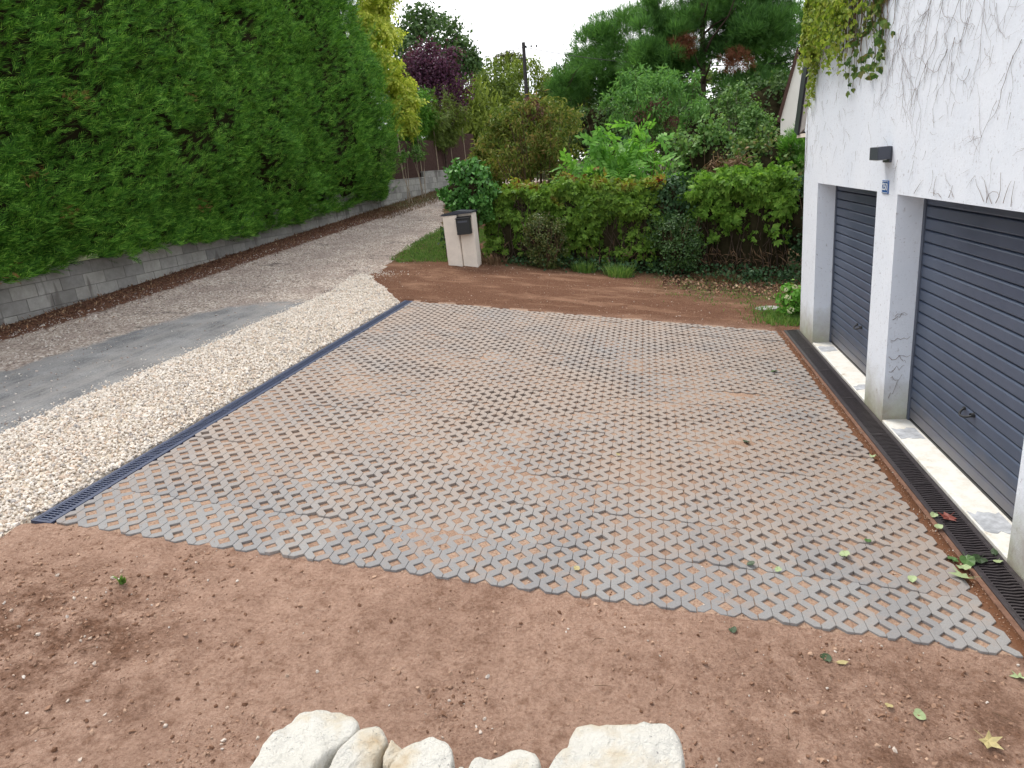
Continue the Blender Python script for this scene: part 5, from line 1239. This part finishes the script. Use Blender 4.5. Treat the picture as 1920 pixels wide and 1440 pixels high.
n = 60000; x = rng.uniform(-5.6, -3.99, n); y = 2.0 + 10.2 * rng.random(n) ** 1.15
jig = (fbm(x * 3, y * 3, 3, 5) - .5) * .3; k = in_poly(x + jig * .4, y + jig * .4, GRAVEL) & (x < -4.005); x, y = x[k], y[k]
x, y = x[:33000], y[:33000]; n = len(x)
stones('gravel', 'strip of pale cream gravel between lane and channel drain', x, y, .004 + .012 * rng.random(n), .0090 + .0125 * rng.random(n) ** 2.0, 'gravel', 201)
n = 700; x = -5.39 - np.abs(rng.normal(size=n)) * .10; y = rng.uniform(1.9, 12.2, n); x = np.concatenate([x, -5.2 + .25 * rng.normal(size=260)]); y = np.concatenate([y, 12.15 + .15 * rng.normal(size=260)])
n = len(x); stones('scattered_gravel', 'pale stones strayed from the gravel strip onto the lane', x, y, .004 * np.ones(n), .008 + .008 * rng.random(n), 'gravel', 202, (OV, OF))
n = 15000; y = 4.5 + 21 * rng.random(n) ** 1.5; x = rng.uniform(-9.1, -5.4, n); k = (x > wall_x(y) + .45) & (x < lane_right(y)); dens = 1 - .86 * ss(-7.5, -7.0, x) * ss(10.2, 9.0, y)
k &= (rng.random(n) < dens) & (fbm(x * .9, y * .5, 3, 77) > .36); x, y = x[k], y[k]; n = len(x)
stones('lane_stones', 'loose chippings lying on the lane', x, y, .003 * np.ones(n), .008 + .012 * rng.random(n) ** 2, 'lane_stone', 203, (OV, OF))
n = 40000; x = rng.uniform(-4.6, 2.0, n); y = rng.uniform(.9, 3.16, n); k = (rng.random(n) < .10 + 1.0 * ss(.50, .70, fbm(x * 1.1 + 4, y * 1.1, 3, 88)) + .9 * np.exp(-((x + 3.3) / .8) ** 2 - ((y - 2.3) / .5) ** 2) + .5 * np.exp(-((x - .9) / .7) ** 2 - ((y - 2.7) / .35) ** 2)) & ~in_poly(x, y, GRAVEL); x, y = x[k], y[k]; n = len(x)
stones('soil_clods', 'crumbs and clods of earth strewn over the bare soil', x, y, .002 * np.ones(n), .0022 + .0125 * rng.random(n) ** 5.0, 'clod', 204, (IV, IF), .8, .26)
n = 5200; x = rng.uniform(-5.1, 2.3, n); y = rng.uniform(10.1, 13.6, n); k = y > far_edge(x) + .03; x, y = x[k], y[k]; n = len(x)
stones('rear_clods', 'crumbs of damp earth beyond the pavers', x, y, .002 * np.ones(n), .004 + .013 * rng.random(n) ** 3, 'clod', 205, (OV, OF))
n = 2600; x = rng.uniform(PX0, PX1, n); y = 3.2 + 5.5 * rng.random(n) ** 1.6
stones('cell_crumbs', 'earth crumbs and grit in the cells of the pavers', x, y, .003 * np.ones(n), .003 + .006 * rng.random(n) ** 2, 'clod', 206, (OV, OF))
n = 1400; x = rng.uniform(PX1 + .01, 1.85, n); y = rng.uniform(1.3, 10.1, n)
stones('edge_crumbs', 'crumbs of red earth between pavers and garage drain', x, y, .002 * np.ones(n), .003 + .006 * rng.random(n) ** 2, 'clod', 207, (OV, OF))
n = 9000; y = 4 + 17 * rng.random(n) ** 1.1; x = wall_x(y) + .03 + np.abs(rng.normal(size=n)) * .38; p = np.stack([x, y, hgt(x, y) + terrain_offset(x, y)[0] + .012], -1)
tag(leaves('needle_litter', p, np.tile([0, 0, 1.0], (n, 1)), T_leaf(.16, .1), .055, MT['litter'], None, rng, up=1.2, droop=0, jit=.35), 'brown needle litter under the hedge along the wall', kind='stuff')
n = 2600; x = rng.uniform(.2, 3.0, n); y = 13.2 + .45 * rng.normal(size=n); p = np.stack([x, y, hgt(x, y) + terrain_offset(x, y)[0] + .012], -1)
tag(leaves('leaf_litter', p, np.tile([0, 0, 1.0], (n, 1)), T_leaf(.3, .1), .055, MT['litter'], None, rng, up=1.2, droop=0, jit=.4), 'dead leaves lying before the creeper hedge', kind='stuff')
rng = np.random.default_rng(208); mb = MB()
for k in range(60):
    x = rng.uniform(-4.2, 1.9); y = rng.uniform(1.6, 3.1) if k < 40 else rng.uniform(3.3, 7.5); a = rng.random() * 6.28; L = rng.uniform(.03, .09); z = hz(x, y) + (-.02 if y < 3.19 else .004)
    mb.tube([(x, y, z), (x + math.cos(a) * L * .5, y + math.sin(a) * L * .5, z + .012 - .13 * math.cos(a) * L * .5), (x + math.cos(a + .3) * L, y + math.sin(a + .3) * L, z + .004 - .13 * math.cos(a) * L)], [.0018, .0016, .001], 4)
tag(mb.build('twig_bits', MT['twig']), 'small broken twigs scattered on earth and pavers', kind='stuff')

# ------------------------------------------------------------------ fallen leaves, each one a thing
def leaf_mesh(kind, rr):
    bm = bmesh.new()
    if kind == 'maple':
        rad = [1.0, .45, .9, .4, .62, .3, .25, .3, .62, .4, .9, .45]
    elif kind == 'long': rad = [1.0, .6, .38, .30, .28, .3, .35, .3, .28, .30, .38, .6]
    else: rad = [1.0, .86, .74, .70, .66, .60, .42, .60, .66, .70, .74, .86]
    c = bm.verts.new((0, 0, 0)); n = len(rad); curl = rr.uniform(.2, .55)
    ring = [bm.verts.new((r * math.cos(i * 2 * math.pi / n), r * math.sin(i * 2 * math.pi / n), curl * (r * math.sin(i * 2 * math.pi / n)) ** 2 + .12 * rr.uniform(-1, 1) + .15 * max(0, math.cos(i * 2 * math.pi / n)) * r)) for i, r in enumerate(rad)]
    for i in range(n): bm.faces.new((c, ring[i], ring[(i + 1) % n]))
    s = [bm.verts.new(v) for v in ((-.25, .02, .02), (-.25, -.02, .02), (-.95, -.012, .10), (-.95, .012, .10))]; bm.faces.new(s)
    return bm
LEAVES = [(1.385, 7.924, 'round', .055, 'green', 'green leaf on the pavers farthest up towards the garage'), (.772, 5.662, 'long', .075, 'dark', 'dark curled leaf lying alone amid the pavers'),
 (1.764, 5.598, 'maple', .05, 'pale', 'pale green leaf at the paver edge before the nearer garage door'), (1.316, 4.167, 'round', .03, 'green', 'tiny green leaf in a paver cell beyond the pale oval one'), (1.124, 3.962, 'round', .045, 'pale', 'pale oval leaf in the middle of the right hand pavers'),
 (.54, 3.726, 'round', .034, 'dark', 'small dark green leaf on pavers left of a paler one'), (.689, 3.701, 'round', .028, 'pale', 'small pale leaf just right of a dark green one'), (1.454, 3.787, 'round', .036, 'pale', 'pale leaf on the pavers left of the leaf cluster'),
 (1.98, 4.65, 'maple', .085, 'red', 'large withered red leaf lying on the dark drain grating'), (1.895, 4.665, 'round', .035, 'pale', 'small pale leaf touching the red withered leaf'), (1.855, 4.481, 'round', .038, 'pale', 'pale leaf on the red earth below the withered red leaf'),
 (1.79, 4.06, 'long', .07, 'green', 'green leaf at the left end of the cluster by the drain'), (1.87, 4.09, 'round', .06, 'green', 'green leaf in the middle of the cluster on the drain edge'), (1.955, 4.115, 'round', .06, 'dark', 'dark green leaf at the right of the cluster on the grating'),
 (2.07, 4.19, 'long', .06, 'dark', 'dark leaf against the wall foot beyond the grating'), (2.05, 4.10, 'round', .038, 'pale', 'pale leaf on the grating below the dark wall foot leaf'), (1.81, 3.985, 'round', .055, 'pale', 'pale upright leaf above the large pale pointed one'),
 (1.775, 3.88, 'maple', .095, 'pale', 'large pale pointed leaf on a long stalk by the drain'), (-.319, 5.119, 'round', .026, 'tan', 'tiny tan leaf in a cell near the middle of driveway'), (.785, 2.985, 'round', .04, 'dark', 'dark leaf on the earth just below the paver edge'),
 (.847, 2.972, 'long', .045, 'tan', 'curled tan leaf beside a dark leaf below the pavers'), (1.109, 2.697, 'round', .036, 'pale', 'pale green leaf alone on bare earth'), (1.355, 2.603, 'maple', .066, 'tan', 'yellow green lobed leaf on bare earth in the corner'),
 (.993, 2.719, 'round', .024, 'tan', 'tiny tan leaf on the earth near the pale green one'), (.355, 3.114, 'round', .03, 'dark', 'small dark leaf on the earth against the scalloped paver edge'), (1.691, 3.059, 'maple', .05, 'pale', 'pale leaf at the very corner beyond the last pavers'), (-.494, 3.431, 'round', .028, 'tan', 'pale tan leaf in a cell of the nearest paver row')]
for i, (x, y, kd, s, colr, lb) in enumerate(LEAVES):
    rr = random.Random(300 + i); bm = leaf_mesh(kd, rr)
    zz = hz(x, y) + (.010 if y > 3.19 else -.022)
    if x > 1.77: zz = hz(x, y) + .004
    if x > 2.0: zz = max(zz, .022)
    o = bm_obj('fallen_leaf', bm, MT['fallen_' + colr]); o.scale = (s, s, s); o.location = (x, y, zz + .004); o.rotation_euler = (rr.uniform(-.25, .25), TH + rr.uniform(-.25, .25), rr.random() * 6.28)
    tag(o, lb, 'leaf', 'fallen leaves')
grass_tuft('tiny green sprig growing out of the bare earth', -2.976, 2.75, 16, .06, .02, 'grass', None, 9)

# ------------------------------------------------------------------ dry stone pier at the photographer's feet
pier = empty('dry_stone_wall', (-.55, 1.0, hz(-.55, 1.0)), 'end of a dry stone wall of cream limestone below the viewpoint', 'wall')
CAPS = [([(-1.151, 1.282), (-1.163, 1.345), (-1.157, 1.424), (-1.132, 1.511), (-1.092, 1.54), (-1.022, 1.548), (-.958, 1.525), (-.919, 1.486), (-.906, 1.44), (-.938, 1.404), (-.958, 1.365), (-.965, 1.28), (-1.0, 1.12), (-1.13, 1.13)], 1.10),
 ([(-.958, 1.28), (-.942, 1.36), (-.922, 1.424), (-.906, 1.466), (-.853, 1.485), (-.81, 1.449), (-.81, 1.397), (-.822, 1.341), (-.83, 1.28), (-.86, 1.12), (-.95, 1.1)], 1.085),
 ([(-.803, 1.384), (-.799, 1.446), (-.752, 1.425), (-.758, 1.386), (-.776, 1.354), (-.796, 1.361)], 1.06),
 ([(-.768, 1.30), (-.755, 1.389), (-.725, 1.433), (-.69, 1.452), (-.612, 1.434), (-.585, 1.381), (-.582, 1.30), (-.60, 1.1), (-.75, 1.1)], 1.09),
 ([(-.818, 1.27), (-.81, 1.35), (-.782, 1.35), (-.776, 1.28)], 1.04), ([(-.577, 1.29), (-.58, 1.394), (-.564, 1.392), (-.560, 1.29)], 1.05),
 ([(-.553, 1.30), (-.547, 1.397), (-.491, 1.421), (-.426, 1.445), (-.371, 1.434), (-.343, 1.409), (-.345, 1.30), (-.38, 1.1), (-.54, 1.1)], 1.08),
 ([(-.330, 1.32), (-.314, 1.402), (-.282, 1.419), (-.271, 1.503), (-.23, 1.526), (-.109, 1.542), (-.005, 1.536), (.03, 1.502), (.039, 1.458), (.039, 1.34), (.02, 1.14), (-.3, 1.12)], 1.11),
 ([(-.311, 1.41), (-.304, 1.462), (-.280, 1.477), (-.276, 1.434)], 1.05)]
def rock(pts, zt, th, seed, sub=3):
    rr = np.random.default_rng(seed); pts = np.array(pts); c = pts.mean(0)
    # resample the outline finely, roughen it, and roll the rim over
    seg = np.concatenate([pts, pts[:1]]); d = np.r_[0, np.cumsum(np.linalg.norm(np.diff(seg, axis=0), axis=1))]; m_ = 64
    u = np.linspace(0, d[-1], m_, endpoint=False); q = np.stack([np.interp(u, d, seg[:, 0]), np.interp(u, d, seg[:, 1])], -1)
    q = .12 * np.roll(q, 1, 0) + .76 * q + .12 * np.roll(q, -1, 0)
    rad = np.linalg.norm(pts - c, axis=1).mean(); V = []
    prof = [(0.0, .003), (.22, .003), (.42, .004), (.60, .003), (.76, .002), (.88, 0.0), (.955, -.004), (.99, -.014), (1.0, -.034), (.99, -th * .6), (.95, -th)]
    tilt = rr.normal(size=2) * .05
    for (f, dz) in prof[1:]:
        w_ = 1 + (fbm(np.arange(m_) * .6, np.full(m_, f * 4), 4, seed) - .5) * .10
        p = c + (q - c) * (f * w_)[:, None]
        z = zt + dz + (p - c) @ tilt + (fbm(p[:, 0] * 15, p[:, 1] * 15, 4, seed + 5) - .5) * .05
        V.append(np.column_stack([p, z]))
    V = np.concatenate(V + [np.array([[c[0], c[1], zt + .006]])]); R_ = len(prof) - 1
    bm = bmesh.new(); vs = [bm.verts.new(v) for v in V]
    for a in range(R_ - 1):
        for b_ in range(m_): bm.faces.new((vs[a * m_ + b_], vs[a * m_ + (b_ + 1) % m_], vs[(a + 1) * m_ + (b_ + 1) % m_], vs[(a + 1) * m_ + b_]))
    for b_ in range(m_): bm.faces.new((vs[-1], vs[(b_ + 1) % m_], vs[b_]))
    bm.faces.new([vs[(R_ - 1) * m_ + b_] for b_ in range(m_)][::-1])
    return bm
for i, (pts, zt) in enumerate(CAPS): bm_obj('stone', rock(pts, zt, .13, 400 + i), MT['limestone'], pier, True)
rr = random.Random(12)
for zl in (.93, .78, .63, .48, .33):                              # courses below, seen only from the side
    x = -1.08
    while x < -.05:
        w_ = rr.uniform(.18, .34); x1 = min(x + w_, -.02)
        bm_obj('stone', rock([(x, 1.02), (x, 1.40), (x1 - .012, 1.40), (x1 - .012, 1.02)], zl + rr.uniform(-.006, .006), .13, rr.randint(0, 9999)), MT['limestone'], pier, True)
        x = x1

for o in bpy.data.objects:
    if o.parent is not None and o.name.split('.')[0] in ('stems', 'jamb_stems', 'dry_stalks', 'yellow_leaves', 'brown_twigs', 'seedheads', 'dead_sprays', 'leader_shoots', 'trunk_group'): o['kind'] = 'stuff'
    for kx in ('_abs',):
        if kx in o: del o[kx]
